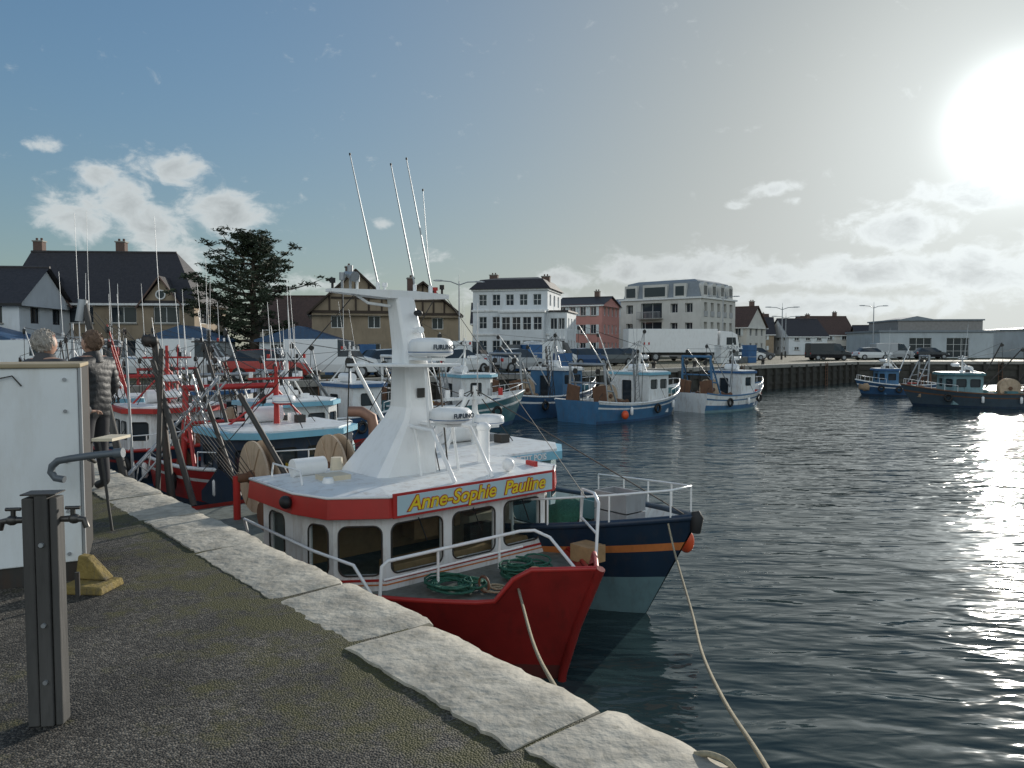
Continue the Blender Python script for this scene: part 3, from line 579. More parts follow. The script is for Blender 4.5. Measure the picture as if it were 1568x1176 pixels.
o.loft('block',ycon,[[(-.12,-.16,0),(.17,-.16,0),(.17,.1,0),(-.12,.1,0)],[(-.12,-.15,.06),(.16,-.15,.05),(.16,.09,.05),(-.12,.09,.06)]]); 
o.loft('upstand',ycon,[[(-.11,-.02,.062),(.11,-.02,.057),(.11,.08,.057),(-.11,.08,.062)],[(-.1,.0,.22),(-.03,.0,.21),(-.03,.07,.21),(-.1,.07,.22)]]); o.done(.01)
o=O('standpipe',(-2.85,5.0,QZ),0)
gp=M('grey_pipe',(.12,.14,.16),.5,.2,dirt=.2)
o.tube('pipe',gp,[(.2,.05,.93),(.05,.0,.92),(-.1,-.02,.9),(-.18,-.02,.885),(-.22,-.02,.85),(-.23,-.02,.81),(-.2,-.02,.77),(-.14,-.02,.76)],.024,12)
o.tube('pipe',gp,[(.16,.05,.925),(.22,.05,.93)],.034,12); o.tube('bracket',dark,[(.02,.0,.9),(.0,.1,.86),(-.1,.2,.86)],.012,6); o.tube('drain_pipe',dark,[(.02,-.18,0),(.02,-.18,.18)],.015,8)
o.box('shelf',cream,(-.02,.1,1.0),(.12,.35,1.02)); o.done()
o=O('walking_stick',(-3.58,6.65,QZ),0)
o.tube('shaft',dark,[(0,0,0),(-.14,.1,.72),(-.15,.1,.78),(-.2,.1,.8),(-.24,.1,.77)],.012,8); o.done()
o=O('water_tap_post',(-2.03,3.22,QZ),rad(8))
o.box('post',wood,(-.07,-.04,0),(-.022,.05,1.0)); o.box('post',wood,(-.018,-.045,0),(.035,.05,1.012)); o.box('post',wood,(.039,-.035,0),(.07,.04,1.0))
o.box('cap',dark,(-.07,-.047,1.013),(.07,.052,1.019))
brass=M('tap_brass',(.09,.085,.08),.4,.7)
for s in(-1,1):
    o.tube('taps',brass,[(s*.07,0,.9),(s*.13,0,.9),(s*.165,0,.895),(s*.175,0,.86)],[.013,.016,.014,.013],10)
    o.tube('taps',brass,[(s*.12,0,.9),(s*.12,0,.945)],.01,8); o.tube('taps',brass,[(s*.12-.03,0,.948),(s*.12+.03,0,.948)],.008,6); o.ell('taps',brass,(s*.125,0,.9),(.026,.022,.022))
for z in(.2,.45,.8): o.tube('bolts',steel,[(.01,-.045,z),(.01,-.056,z)],.01,8)
o.done(.006,['post'])
# ------------------------------------------------------------------ people
def skinmesh(vs,es,rr,sub=2):
    me=bpy.data.meshes.new('t'); me.from_pydata(vs,es,[]); ob=bpy.data.objects.new('t',me); scene.collection.objects.link(ob)
    sk=ob.modifiers.new('s','SKIN'); 
    for i,d in enumerate(me.skin_vertices[0].data): d.radius=(rr[i] if isinstance(rr[i],tuple) else (rr[i],rr[i])); d.use_root=(i==0)
    sb=ob.modifiers.new('u','SUBSURF'); sb.levels=sub; sb.render_levels=sub
    dg=bpy.context.evaluated_depsgraph_get(); m2=bpy.data.meshes.new_from_object(ob.evaluated_get(dg)); bpy.data.objects.remove(ob); return m2
skin=M('skin',(.5,.3,.22),.55,var=.06)
def person(loc,rz,H,jacket,trous,hairm,armf=.3,quilt=True,fluff=1.):
    k=H/1.75
    root=bpy.data.objects.new('person',None); scene.collection.objects.link(root); root.location=loc; root.rotation_euler=(0,0,rz); root.scale=(k,k,k)
    V=[(0,0,.95),(0,.0,1.12),(0,0,1.3),(0,.0,1.43),(0,.01,1.52)]; E=[(0,1),(1,2),(2,3),(3,4)]; r=[(.19,.15),(.19,.15),(.22,.155),(.13,.11),(.058,.058)]
    for s in(-1,1):
        n=len(V); V+=[(s*.19,0,1.42),(s*.27,-.02,1.14),(s*.24,armf*.75,.98),(s*.21,armf,.96)]; E+=[(3,n),(n,n+1),(n+1,n+2),(n+2,n+3)]; r+=[.10,.085,.064,.04]
        n=len(V); V+=[(s*.1,0,.88),(s*.11,.02,.5),(s*.11,-.03,.09),(s*.12,.12,.045)]; E+=[(0,n),(n,n+1),(n+1,n+2),(n+2,n+3)]; r+=[.1,.075,.055,.045]
    me=skinmesh(V,E,r,4 if quilt else 2)
    if quilt:
        ns=[v.normal.copy() for v in me.vertices]
        for v,n_ in zip(me.vertices,ns):
            z=v.co.z+.014*math.sin(v.co.x*14+v.co.y*9)+.006*math.sin(v.co.x*40)
            if .84<z<1.48: v.co+=n_*(.007*abs(math.sin(z*math.pi/.075))**.6-.003)
    for m in(jacket,trous,skin,black): me.materials.append(m)
    for p in me.polygons:
        z=p.center.z; p.use_smooth=True; 
        arm=abs(p.center.x)>.17 or p.center.y>.2
        p.material_index=3 if z<.12 else (1 if z<.84 and not(arm and z>.7) else (2 if z>1.5 else 0))
    ob=bpy.data.objects.new('body',me); scene.collection.objects.link(ob); ob.parent=root
    for s in(-1,1):
        V=[(0,0,0),(0,.045,0),(0,.085,0)];E=[(0,1),(1,2)];r=[(.026,.02),(.034,.016),(.034,.014)]
        for i,(x,l) in enumerate([(-.03,.07),(-.01,.082),(.011,.078),(.031,.06)]):
            n=len(V);V+=[(x,.09,-.002),(x,.09+l*.5,-.01),(x,.09+l*.8,-.04)];E+=[(2,n),(n,n+1),(n+1,n+2)];r+=[.009,.0085,.007]
        n=len(V);V+=[(-s*.04,.035,-.01),(-s*.05,.07,-.03)];E+=[(1,n),(n,n+1)];r+=[.011,.009]
        hm=skinmesh(V,E,r,1); hm.materials.append(skin); hb=bpy.data.objects.new('hand',hm); scene.collection.objects.link(hb); hb.parent=root; hb.location=(s*.21,armf-.01,.96)
    o=O('x')
    def hf(d):
        d=d.copy()
        if d.y>.75 and -.25<d.z<.15: d.y+=.16*(1-abs(d.x)*4) if abs(d.x)<.25 else 0
        if d.z<-.3: d.x*=.82+.1*(1+d.z)
        return d
    o.ell('head',skin,(0,.025,1.64),(.077,.095,.118),24,20,hf)
    for s in(-1,1): o.ell('head',skin,(s*.078,.01,1.63),(.014,.024,.033),8,6); o.ell('head',black,(s*.03,.113,1.655),(.012,.006,.007),8,6)
    o.ell('head',redtop,(0,.118,1.585),(.022,.006,.006),8,6)
    def hairf(d):
        k_=1+.09*fluff*math.sin(d.x*7+d.z*6+1)*math.cos(d.y*6)+.05*fluff*math.sin(d.x*17+d.y*13)+R.uniform(-.035,.035)
        return Vector((d.x,d.y*(.75 if d.y>0 and d.z<.55 else 1),d.z))*k_
    o.ell('hair',hairm,(0,-.01,1.668),(.094,.112,.112),44,30,hairf)
    # loose strands of hair
    for i in range(140):
        a_=R.uniform(0,2*math.pi); u=R.uniform(-.5,1); q=math.sqrt(1-u*u)
        if math.sin(a_)>.3 and u<.45: continue
        p=Vector((.094*q*math.cos(a_),-.01+.112*q*math.sin(a_),1.668+.112*u)); t=Vector((-math.sin(a_)*.5,math.cos(a_)*.3,-.9)).normalized(); nn=(p-Vector((0,-.01,1.668))).normalized()
        o.tube('hair_strands',hairm,[p-t*.02+nn*.001,p+nn*.010,p+t*.03+nn*.006*fluff],[.003,.0035,.001],4)
    o.tube('collar',jacket,[(0,-.0,1.44),(0,.0,1.5),(0,.01,1.545)],[.13,.1,.085],16)
    r2=o.done(); 
    for c in list(r2.children): c.parent=root
    bpy.data.objects.remove(r2)
puf=M('black_puffer_jacket',(.022,.024,.027),.55,var=.2,bump=.006,bscale=25)
person((-4.72,8.45,QZ),rad(75),1.79,puf,M('dark_trousers',(.03,.03,.035),.8),M('brown_hair',(.17,.11,.075),.7,bump=.02,bscale=60))
person((-4.66,7.5,QZ),rad(-20),1.78,M('dark_grey_coat',(.06,.06,.065),.8),M('jeans',(.05,.07,.12),.8),M('grey_hair',(.42,.39,.35),.75,var=.3,scale=40,bump=.02,bscale=90),quilt=False,fluff=1.4)
# ------------------------------------------------------------------ buildings
slate=M('slate_roof',(.038,.034,.036),.6,var=.3,scale=5,bump=.02,bscale=9)
tile=M('brown_tile_roof',(.075,.045,.035),.75,var=.3,scale=5,bump=.03,bscale=9)
tanw=M('tan_render',(.30,.24,.17),.85,var=.15,scale=1,dirt=.3)
whw=M('white_render',(.66,.70,.73),.8,var=.08,scale=.8,dirt=.3,dcol=(.4,.38,.35))
crw=M('cream_render',(.62,.61,.57),.8,var=.08,scale=.8,dirt=.3,dcol=(.35,.33,.3))
pink=M('pink_render',(.5,.24,.21),.8,var=.08,scale=.8)
greyw=M('grey_cladding',(.46,.51,.54),.7,var=.1,scale=.6,dirt=.2)
timber=M('dark_timber',(.05,.035,.025),.8)
brick=M('chimney_brick',(.13,.085,.07),.85,var=.2,scale=8)
shut=M('pale_shutters',(.6,.66,.68),.6)
def chim(o,x,y,z,h=1.3,w=.7):
    o.box('chimneys',brick,(x-w/2,y-.3,z),(x+w/2,y+.3,z+h)); o.box('chimneys',concrete,(x-w/2-.06,y-.36,z+h),(x+w/2+.06,y+.36,z+h+.1))
    for k in(-.18,.18): o.tube('chimneys',brick,[(x+k,y,z+h+.1),(x+k,y,z+h+.32)],.09,8)
def house(name,x,y,rz,w,d,ev,rd,wm_,rm,n=4,fl=2,hipr=0,hipl=0,ch=(-.4,.3),dorm=(),fr=None,base=True,winw=.95,ret=False,eo=.35):
    o=O(name,(x,y,QZ),rz); fr=fr or white
    fh=ev/fl; rows=[(i*fh+.9,i*fh+2.15 if fh>2.3 else i*fh+fh-.3) for i in range(fl)]
    P=[(-w/2,-d/2),(w/2,-d/2),(w/2,d/2),(-w/2,d/2)]
    for i in range(4):
        A,Bp=P[i],P[(i+1)%4]; ln=math.dist(A,Bp); nn=n if i%2==0 else max(1,int(n*d/w))
        cols=grid(ln,nn,winw,rows,.5)
        if i==0 and nn>1:
            c=cols[nn//2]; cols[nn//2]=(c[0],c[1],[(.05,2.1)]+list(rows[1:]))
        wall(o,wm_,A,Bp,0,ev,cols,.14,fr=fr)
        if i==0 and base:
            for c in cols:
                for r0,r1 in c[2]:
                    o.box('sills',concrete,(c[0]-w/2-.08,-d/2-.1,r0-.1),(c[1]-w/2+.08,-d/2+.0-.003,r0-.003))
                    if winw<1.1:
                        for s in(c[0]-.42,c[1]+.04): o.box('shutters',shut,(s-w/2,-d/2-.05,r0),(s-w/2+.38,-d/2-.004,r1))
    xl=-w/2-eo; xr=w/2+eo
    rl=xl+hipl*d/2; rr=xr-hipr*d/2; e=eo; z0=ev-.12
    V=[(xl,-d/2-e,z0),(xr,-d/2-e,z0),(xr,d/2+e,z0),(xl,d/2+e,z0),(rl,0,rd),(rr,0,rd)]
    V2=[(a_,b_,c_-.16) for a_,b_,c_ in V[:4]]
    o.add('roof',V,[(0,1,5,4),(2,3,4,5)]+([(1,2,5)] if hipr else [])+([(3,0,4)] if hipl else []),rm)
    o.add('eaves',V[:4]+V2,[(0,1,5,4),(2,3,7,6),(4,5,6,7)],fr)
    if not hipr: o.add('walls',[(w/2,-d/2,ev),(w/2,d/2,ev),(w/2,0,rd-.1)],[(0,1,2)],wm_)
    if not hipl: o.add('walls',[(-w/2,-d/2,ev),(-w/2,d/2,ev),(-w/2,0,rd-.1)],[(0,1,2)],wm_)
    o.tube('roof',rm,[(rl,0,rd),(rr,0,rd)],.1,6)
    for c in ch: chim(o,c*w,.3,rd-.5)
    for dx in dorm:
        dw=1.5; zb=ev-.2; yf=-d/2-.12
        o.add('dormers',[(dx-dw,yf,zb),(dx+dw,yf,zb),(dx,yf,zb+1.9)],[(0,1,2)],wm_)
        o.add('dormer_roofs',[(dx-dw-.25,yf-.3,zb-.25),(dx,yf-.3,zb+2.15),(dx,yf+3,zb+2.15),(dx-dw-.25,yf+3,zb-.25),(dx+dw+.25,yf-.3,zb-.25),(dx+dw+.25,yf+3,zb-.25)],[(0,1,2,3),(1,4,5,2)],rm)
        for s in(-1,1): o.tube('dormer_trim',brick,[(dx+s*(dw+.25),yf-.32,zb-.3),(dx,yf-.32,zb+2.1)],.07,4)
        o.tube('dormer_windows',fr,[(dx,yf-.02,zb+.75),(dx,yf-.08,zb+.75)],.38,18); o.tube('dormer_windows',dglass,[(dx,yf-.08,zb+.75),(dx,yf-.1,zb+.75)],.28,18)
    if ret: return o
    o.done()
house('stone_house',-31.3,61,rad(4),13.6,8,5.0,9.2,tanw,slate,n=4,hipr=.75,ch=(-.49,-.02),dorm=(-3.7,4.4),winw=1.9)
house('white_house',-37.0,53,rad(6),8,7,4.6,7.2,whw,slate,n=3,ch=(),fr=black,winw=1.2)
for x,y,w_,rdg in((-13.0,62,6.6,7.5),(-8.3,66,6.0,6.9)):
    o=house('timbered_house',x,y,rad(90+14),7.5,w_,4.3,rdg,tanw,tile,n=3,ch=(.3,),ret=True)
    xg=-7.5/2-.03
    o.add('gable_panel',[(-3.77,-w_/2+.1,4.3),(-3.77,w_/2-.1,4.3),(-3.77,0,rdg-.25)],[(0,1,2)],tanw)
    for t in(-.6,-.3,0,.3,.6):
        yy=t*w_/2; o.box('timbers',timber,(xg-.05,yy-.07,4.3),(xg,yy+.07,4.3+(rdg-4.4)*(1-abs(t)))) 
    o.box('timbers',timber,(xg-.07,-w_/2,4.2),(xg-.052,w_/2,4.4)); o.box('timbers',timber,(xg-.07,-w_*.28,5.3),(xg-.052,w_*.28,5.45))
    for s in(-1,1): o.tube('bargeboards',timber,[(-3.75-.38,s*(w_/2+.35),4.1),(-3.75-.38,0,rdg+.02)],.1,4)
    o.done()
house('house',-19.5,75,rad(0),9,7,3.4,6.6,crw,tile,n=3,ch=(.3,))
for x,y,w_ in [(-34.0,47,7),(-15.5,56,5.5),(-23,54,5)]:
    o=O('market_shed',(x,y,QZ),rad(5))
    wall(o,whw,(-w_/2,-2),(w_/2,-2),0,2.0,grid(w_,3,1.2,[(.9,1.8)]),.05); wall(o,whw,(w_/2,-2),(w_/2,2),0,2.0,[],.05); wall(o,whw,(-w_/2,2),(-w_/2,-2),0,2.0,[],.05)
    o.xz('roof',dblue,[(-w_/2-.3,1.95),(w_/2+.3,1.95),(w_/2+.3,2.1),(0,3.1),(-w_/2-.3,2.1)],-2.3,2.3); o.done()
def block(o,P,h,colsf,mat,fr=white,dep=.15,z0=0,**k):
    for i in range(len(P)):
        A,Bp=P[i],P[(i+1)%len(P)]; ln=math.dist(A,Bp); wall(o,mat,A,Bp,z0,h,colsf(i,ln),dep,fr=fr,**k)
o=O('white_manor',(1.0,92,QZ),rad(-14))
rows=[(.9,2.3),(3.7,5.1),(6.4,7.7)]
P=[(-4.8,-4),(4.2,-4),(4.2,4.5),(-4.8,4.5)]
block(o,P,8.2,lambda i,ln:grid(ln,5 if i==0 else 3,.95,rows,.4),whw,mull=(1,1))
for z in(2.9,5.7,8.1): o.prism('cornices',white,[(-4.95,-4.15),(4.35,-4.15),(4.35,4.65),(-4.95,4.65)],z,z+.22)
o.loft('mansard_roof',slate,[[(-5.2,-4.4,8.33),(4.6,-4.4,8.33),(4.6,4.9,8.33),(-5.2,4.9,8.33)],[(-4.1,-3.3,9.5),(3.5,-3.3,9.5),(3.5,3.8,9.5),(-4.1,3.8,9.5)],[(-2.5,0,10),(2.2,0,10),(2.2,.3,10),(-2.5,.3,10)]])
chim(o,-3.3,0,9.0,1.3,1.0); chim(o,3.2,0,9.0,1.0,1.0)
P=[(4.203,-3.6),(6.4,-3.6),(6.4,3),(4.203,3)]
block(o,P,5.6,lambda i,ln:grid(ln,2 if i==0 else 3,.8,[(.9,2.3),(3.6,4.9)],.2) if i!=3 else [],whw)
o.prism('terrace',slate,[(4.3,-3.8),(6.6,-3.8),(6.6,3.2),(4.3,3.2)],5.62,5.8)
P=[(-1.2,-5.2),(4.0,-5.2),(4.0,-4.2),(-1.2,-4.2)]
block(o,P,5.5,lambda i,ln:grid(ln,4,1.0,[(.9,2.3),(3.5,5.0)],.1) if i==0 else [],whw,mull=(1,1))
o.prism('terrace',white,[(-1.35,-5.35),(4.15,-5.35),(4.15,-4.16),(-1.35,-4.16)],5.51,5.7)
o.done()
house('pink_house',10.8,108,rad(-25),7,8,7.4,8.6,pink,slate,n=4,fl=3,ch=(.2,),winw=.8)
house('house',-1.2,112,0,9,7,5,8,crw,slate,n=4,ch=(.3,))
o=O('apartment_building',(26.0,118,QZ),rad(-40))
w_,d_=13.5,12.0
def ac(i,ln):
    rws=[(k*2.85+.9,k*2.85+2.25) for k in range(3)]
    if i==0: 
        bal=[(k*2.85+.15,k*2.85+2.45) for k in range(3)]
        return [(1.0,2.2,rws),(3.6,7.2,bal),(8.6,9.8,rws),(11.0,12.2,rws)]
    return grid(ln,5,1.05,[(k*2.85+.25,k*2.85+2.35) for k in range(3)],.5)
block(o,[(-w_/2,-d_/2),(w_/2,-d_/2),(w_/2,d_/2),(-w_/2,d_/2)],8.6,ac,crw,dep=.5,mull=(1,0))
for k in range(3):
    z=k*2.85
    o.box('balconies',concrete,(-w_/2+3.4,-d_/2-1.0,z-.02),(-w_/2+7.4,-d_/2-.003,z+.12)); 
    for x in [(-w_/2+3.42+.22*j) for j in range(19)]: o.box('balcony_rails',steel,(x,-d_/2-.98,z+.12),(x+.05,-d_/2-.94,z+1.05))
    o.box('balcony_rails',steel,(-w_/2+3.4,-d_/2-1.0,z+1.05),(-w_/2+7.4,-d_/2-.93,z+1.12))
    for j in range(5):
        y=-d_/2+.5+(d_-1)*(j+.5)/5; o.box('juliet_rails',steel,(w_/2+.01,y-.6,z+.3),(w_/2+.07,y+.6,z+1.1))
o.prism('cornice',white,[(-w_/2-.25,-d_/2-.25),(w_/2+.25,-d_/2-.25),(w_/2+.25,d_/2+.25),(-w_/2-.25,d_/2+.25)],8.6,8.85)
zinc=M('zinc_roof',(.22,.25,.28),.5,.2,var=.1)
o.loft('top_floor',zinc,[[(-w_/2+.3,-d_/2+.3,8.85),(w_/2-.3,-d_/2+.3,8.85),(w_/2-.3,d_/2-.3,8.85),(-w_/2+.3,d_/2-.3,8.85)],[(-w_/2+.8,-d_/2+.8,11.2),(w_/2-.9,-d_/2+.8,11.2),(w_/2-.9,d_/2-.8,11.2),(-w_/2+.8,d_/2-.8,11.2)],[(-w_/2+2,-d_/2+2,11.6),(w_/2-2,-d_/2+2,11.6),(w_/2-2,d_/2-2,11.6),(-w_/2+2,d_/2-2,11.6)]])
for j in range(4):
    y=-d_/2+1.6+j*2.9
    o.loft('dormers',crw,[[(w_/2+x,y+.8*math.cos(a_),8.9+1.5+.6*math.sin(a_)) for a_ in [k*math.pi/8 for k in range(9)]]+[(w_/2+x,y-.8,8.86),(w_/2+x,y+.8,8.86)] for x in(-1.4,-.05)])
    o.box('windows',dglass,(w_/2-.06,y-.5,9.2),(w_/2-.03,y+.5,10.5))
for x0_,x1_ in((-5.8,-4.2),(-2.6,.9),(2.6,4.0)):
    o.box('dormers',crw,(x0_-.3,-d_/2+.1,8.86),(x1_+.3,-d_/2+2,10.9)); o.box('windows',dglass,(x0_,-d_/2+.07,9.1),(x1_,-d_/2+.097,10.5))
o.done()
house('house',18.0,130,rad(-40),12,10,8.2,9.6,crw,zinc,n=6,fl=3,ch=(.2,),winw=.9)
house('house',38.5,126,rad(-40),5,8,4.8,8.2,crw,tile,n=2,ch=(.3,))
for x,y,w_,e_,r_ in[(47,150,9,4,7.3),(56,148,8,3.6,7),(64,156,10,4,7.8),(73,150,9,3.2,5.8),(53,175,12,5,9),(83,160,10,3,6)]:
    house('house',x,y,rad(R.uniform(-30,20)),w_,8,e_,r_,R.choice([crw,whw,tanw]),R.choice([slate,tile]),n=3,ch=(.3,))
o=O('harbour_warehouse',(60,112,QZ),rad(-6))
P=[(-7.2,-6),(8,-6),(8,8),(-7.2,8)]
block(o,P,3.6,lambda i,ln:[(1,2,[(1,2)]),(4,7,[(.05,2.8)]),(9,12,[(.05,2.8)])] if i==0 else [],greyw,dep=.2,mull=(2,2))
o.box('roof',zinc,(-7.4,-6.2,3.61),(8.2,8.2,3.9)); o.box('upper_storey',M('brown_cladding',(.26,.25,.24),.8),(-4,-4,3.9),(7.5,7.5,5.3)); o.box('upper_storey',zinc,(-4.2,-4.2,5.3),(7.7,7.7,5.5)); 
o.xz('roof_light',zinc,[(-3.5,5.5),(1.5,5.5),(-1,6.0)],-3,5); o.done()
o=O('harbour_warehouse',(86,108,QZ),rad(-4))
P=[(-14,-6),(18,-6),(18,8),(-14,8)]
block(o,P,3.9,lambda i,ln:[(k*4+1,k*4+3,[(2.4,3.2)]) for k in range(8)] if i==0 else [],greyw,dep=.15)
o.xz('roof',zinc,[(-14.3,3.9),(18.3,3.9),(18.3,4.1),(2,5.0),(-14.3,4.1)],-6.3,8.3); o.done()
# ------------------------------------------------------------------ trees
def leafm(name,c):
    m=M(name,c,.75,var=.45,scale=1.2); return m
leaf=leafm('conifer_foliage',(.035,.05,.025)); bark=M('bark',(.07,.055,.04),.9,var=.3,bump=.02,bscale=10)
leaf2=leafm('hedge_foliage',(.07,.085,.055))
def conifer(x,y,H,W,seed=3):
    rn=random.Random(seed); o=O('conifer_tree',(x,y,QZ),0)
    o.tube('trunk',bark,[(0,0,0),(.1,.05,H*.3),(-.05,0,H*.6),(.1,0,H*.88),(.35,0,H*.99)],[.42,.34,.22,.09,.03],10)
    V=[];F=[]
    def tuft(c,s):
        for k in range(24):
            p=c+Vector((rn.gauss(0,s),rn.gauss(0,s),rn.gauss(0,s*.35)))
            d=Vector((rn.uniform(-1,1),rn.uniform(-1,1),rn.uniform(-.3,.6))).normalized(); e=d.cross(Vector((rn.uniform(-1,1),rn.uniform(-1,1),rn.uniform(-1,1)))).normalized()
            l=rn.uniform(.10,.24); w=rn.uniform(.03,.065); n=len(V)
            V.extend([p-d*l-e*w*.3,p-e*w,p+d*l,p+e*w]); F.append((n,n+1,n+2,n+3))
    for i in range(66):
        h=H*(.2+.78*((i+.5)/66)); q=(h/H-.2)/.78
        R_=W/2*(.6+.7*math.sin(math.pi*(q*.75+.2)))*(1-q**3*.75)*rn.uniform(.5,1.2)
        az=rn.uniform(0,2*math.pi); up=rn.uniform(.15,.5)+q*.3
        pts=[];rs_=[]
        for k in range(6):
            t=k/5; pts.append(Vector((math.cos(az)*R_*t,math.sin(az)*R_*t,h+R_*(up*t*t*.9-.05*t)))); rs_.append(.09*(1-t)+.015)
        o.tube('limbs',bark,pts,rs_,5)
        for k in range(2,6):
            c=pts[k]
            for j in range(2 if k<4 else 3):
                tuft(c+Vector((rn.gauss(0,.25),rn.gauss(0,.25),rn.gauss(.05,.1))),.18+.045*(5-k))
    o.add('foliage',V,F,leaf); o.done()
conifer(-19.2,56,9.8,7.8)
def bushrow(name,pts,h,s,seed,mat):
    rn=random.Random(seed); V=[];F=[]
    for (x,y) in pts:
        hh=h*rn.uniform(.6,1.2); rr=hh*rn.uniform(.45,.7)
        for k in range(420):
            th=rn.uniform(0,2*math.pi); u=rn.uniform(-.4,1); r=rr*math.sqrt(max(0,1-u*u))*rn.uniform(.55,1.05)*(1+.25*math.sin(3*th+x))
            p=Vector((x+r*math.cos(th),y+r*math.sin(th),QZ+hh*.45+u*hh*.5)); d=Vector([rn.uniform(-1,1) for _ in range(3)]).normalized(); e=d.cross(Vector([rn.uniform(-1,1) for _ in range(3)])).normalized()
            n=len(V); V.extend([p-d*s,p-e*s*.6,p+d*s,p+e*s*.6]); F.append((n,n+1,n+2,n+3))
    me=bpy.data.meshes.new(name); me.from_pydata([tuple(v) for v in V],[],F); me.materials.append(mat); ob=bpy.data.objects.new(name,me); scene.collection.objects.link(ob)
bushrow('distant_tree_row',[(40+i*5+R.uniform(-2,2),185+R.uniform(-8,8)) for i in range(22)],6.5,.45,5,leaf2)
bushrow('hedge',[(-26+i*1.0,58+R.uniform(-.5,.5)) for i in range(11)],2.6,.12,6,leaf2)
# ------------------------------------------------------------------ vehicles
tyre=black; rim=steel
lightr=M('tail_light',(.5,.02,.02),.3)
def car(x,y,rz,col,kind='car',name=None):
    o=O(name or ('parked_van' if kind=='van' else 'parked_car'),(x,y,QZ),rz)
    if kind=='car':
        S=[(-2.05,.7,.4,.72,.73,.6),(-1.98,.82,.28,.9,.91,.62),(-1.8,.84,.25,.95,.97,.62),(-1.35,.85,.25,.95,1.42,.56),(-.3,.86,.25,.94,1.48,.58),(.35,.86,.25,.93,1.42,.57),(1.05,.85,.25,.92,.95,.6),(1.75,.82,.25,.8,.82,.62),(2.05,.68,.35,.6,.61,.5)]; wx=(-1.3,1.3)
    else:
        S=[(-2.4,.88,.35,1.1,1.9,.8),(-2.36,.9,.3,1.1,1.98,.82),(.3,.92,.3,1.1,2.0,.84),(1.1,.92,.3,1.1,1.9,.8),(1.65,.9,.3,1.08,1.12,.74),(2.3,.86,.3,.95,.97,.7),(2.45,.74,.4,.7,.71,.6)]; wx=(-1.55,1.5)
    secs=[]
    for (xx,hw,zl,zb,zt,hr) in S: secs.append([(xx,hw*.93,zl),(xx,hw,(zl+zb)/2),(xx,hw*.97,zb),(xx,hr,zt),(xx,hr*.6,zt+.03),(xx,-hr*.6,zt+.03),(xx,-hr,zt),(xx,-hw*.97,zb),(xx,-hw,(zl+zb)/2),(xx,-hw*.93,zl)])
    n=10; vs=[v for c in secs for v in c]
    for i in range(len(S)-1):
        tall=(S[i][4]-S[i][3]>.2)+(S[i+1][4]-S[i+1][3]>.2)
        for j in range(n):
            m_=col
            if j in(2,6) and tall and not(kind=='van' and S[i+1][0]<.5): m_=dglass
            if j in(3,4,5) and tall==1: m_=dglass
            o.add('body',[vs[i*n+j],vs[i*n+(j+1)%n],vs[(i+1)*n+(j+1)%n],vs[(i+1)*n+j]],[(0,1,2,3)],m_,False)
    o.add('body',secs[0],[tuple(range(n))],col); o.add('body',secs[-1],[tuple(range(n))],col)
    hw=.84 if kind=='car' else .9
    for xx in wx:
        for s in(-1,1):
            o.tube('wheels',tyre,[(xx,s*(hw-.2),.32),(xx,s*(hw+.02),.32)],.33,18); o.tube('wheels',rim,[(xx,s*(hw+.021),.32),(xx,s*(hw+.03),.32)],.2,12)
    for s in(-1,1):
        o.box('lights',lightr,(S[1][0]-.06,s*.75-.09,.7),(S[1][0]+.02,s*.75+.09,.9)); o.box('lights',white2,(S[-2][0]+.1,s*.6-.12,.58),(S[-2][0]+.26,s*.6+.12,.72))
        o.box('mirrors',col,((.75 if kind=='car' else 1.2),s*(hw+.05)-.07,.95),((.9 if kind=='car' else 1.35),s*(hw+.05)+.07,1.08))
    o.box('bumpers',black,(S[0][0]-.03,-.6,.35),(S[0][0]+.1,.6,.5)); o.done()
cp={k:M('car_paint_'+k,c,.25,.0,var=.02,coat=.5) for k,c in dict(white=(.78,.8,.81),red=(.4,.03,.02),silver=(.4,.42,.44),black=(.02,.02,.025),blue=(.03,.08,.2),grey=(.12,.13,.14)).items()}
for x,y,a_,c,k in[(-16.2,38,8,'white','van'),(-11.9,36.5,22,'red','car'),(-9.6,39.8,20,'white','van'),(-21,38,10,'white','van'),(-6.6,41.5,40,'silver','car'),(-19,47,0,'grey','car'),(-3.2,44.8,44,'white','car'),(-6,55,30,'black','car'),(-3.5,53,35,'white','van'),(.3,48.3,44,'silver','car'),(3.0,58,50,'white','van'),(6,62,40,'blue','car'),(8.4,64,40,'grey','car'),(-24,46,0,'blue','car'),(-28,44,5,'white','van'),
    (11,72,44,'black','car'),(20,86,30,'silver','car'),(27.5,88,10,'white','car'),(30,92,10,'grey','car'),(37,88,5,'black','van'),(39.5,93,0,'blue','car'),(44,92,0,'white','car'),(48,95,5,'silver','van'),(54,97,0,'black','car'),(-14.5,48,5,'silver','car'),(1,66,40,'red','car')]:
    car(x,y,rad(a_+R.uniform(-5,5)),cp[c],k)
o=O('articulated_lorry',(17.5,82,QZ),rad(5))
o.box('trailer',white2,(-5.2,-1.25,1.0),(4.6,1.25,3.5)); o.box('chassis',dark,(-5,-.9,.65),(4.6,.9,1.0)); o.box('trailer_trim',steel,(-5.22,-1.27,.95),(4.62,1.27,.999))
o.xz('cab',white2,[(4.9,.6),(7.0,.6),(7.0,1.8),(6.8,2.9),(6.2,3.2),(4.9,3.3)],-1.2,1.2); o.xz('cab_windows',dglass,[(5.6,1.8),(6.7,1.8),(6.6,2.6),(5.6,2.6)],-1.215,1.215); o.box('cab_windows',dglass,(6.96,-1.0,1.9),(7.03,1.0,2.6))
for xx in(-4.4,-3.3,-2.2,3.6,5.9):
    for s in(-1,1): o.tube('wheels',tyre,[(xx,s*.9,.5),(xx,s*1.22,.5)],.5,18); o.tube('wheels',rim,[(xx,s*1.221,.5),(xx,s*1.24,.5)],.27,12)
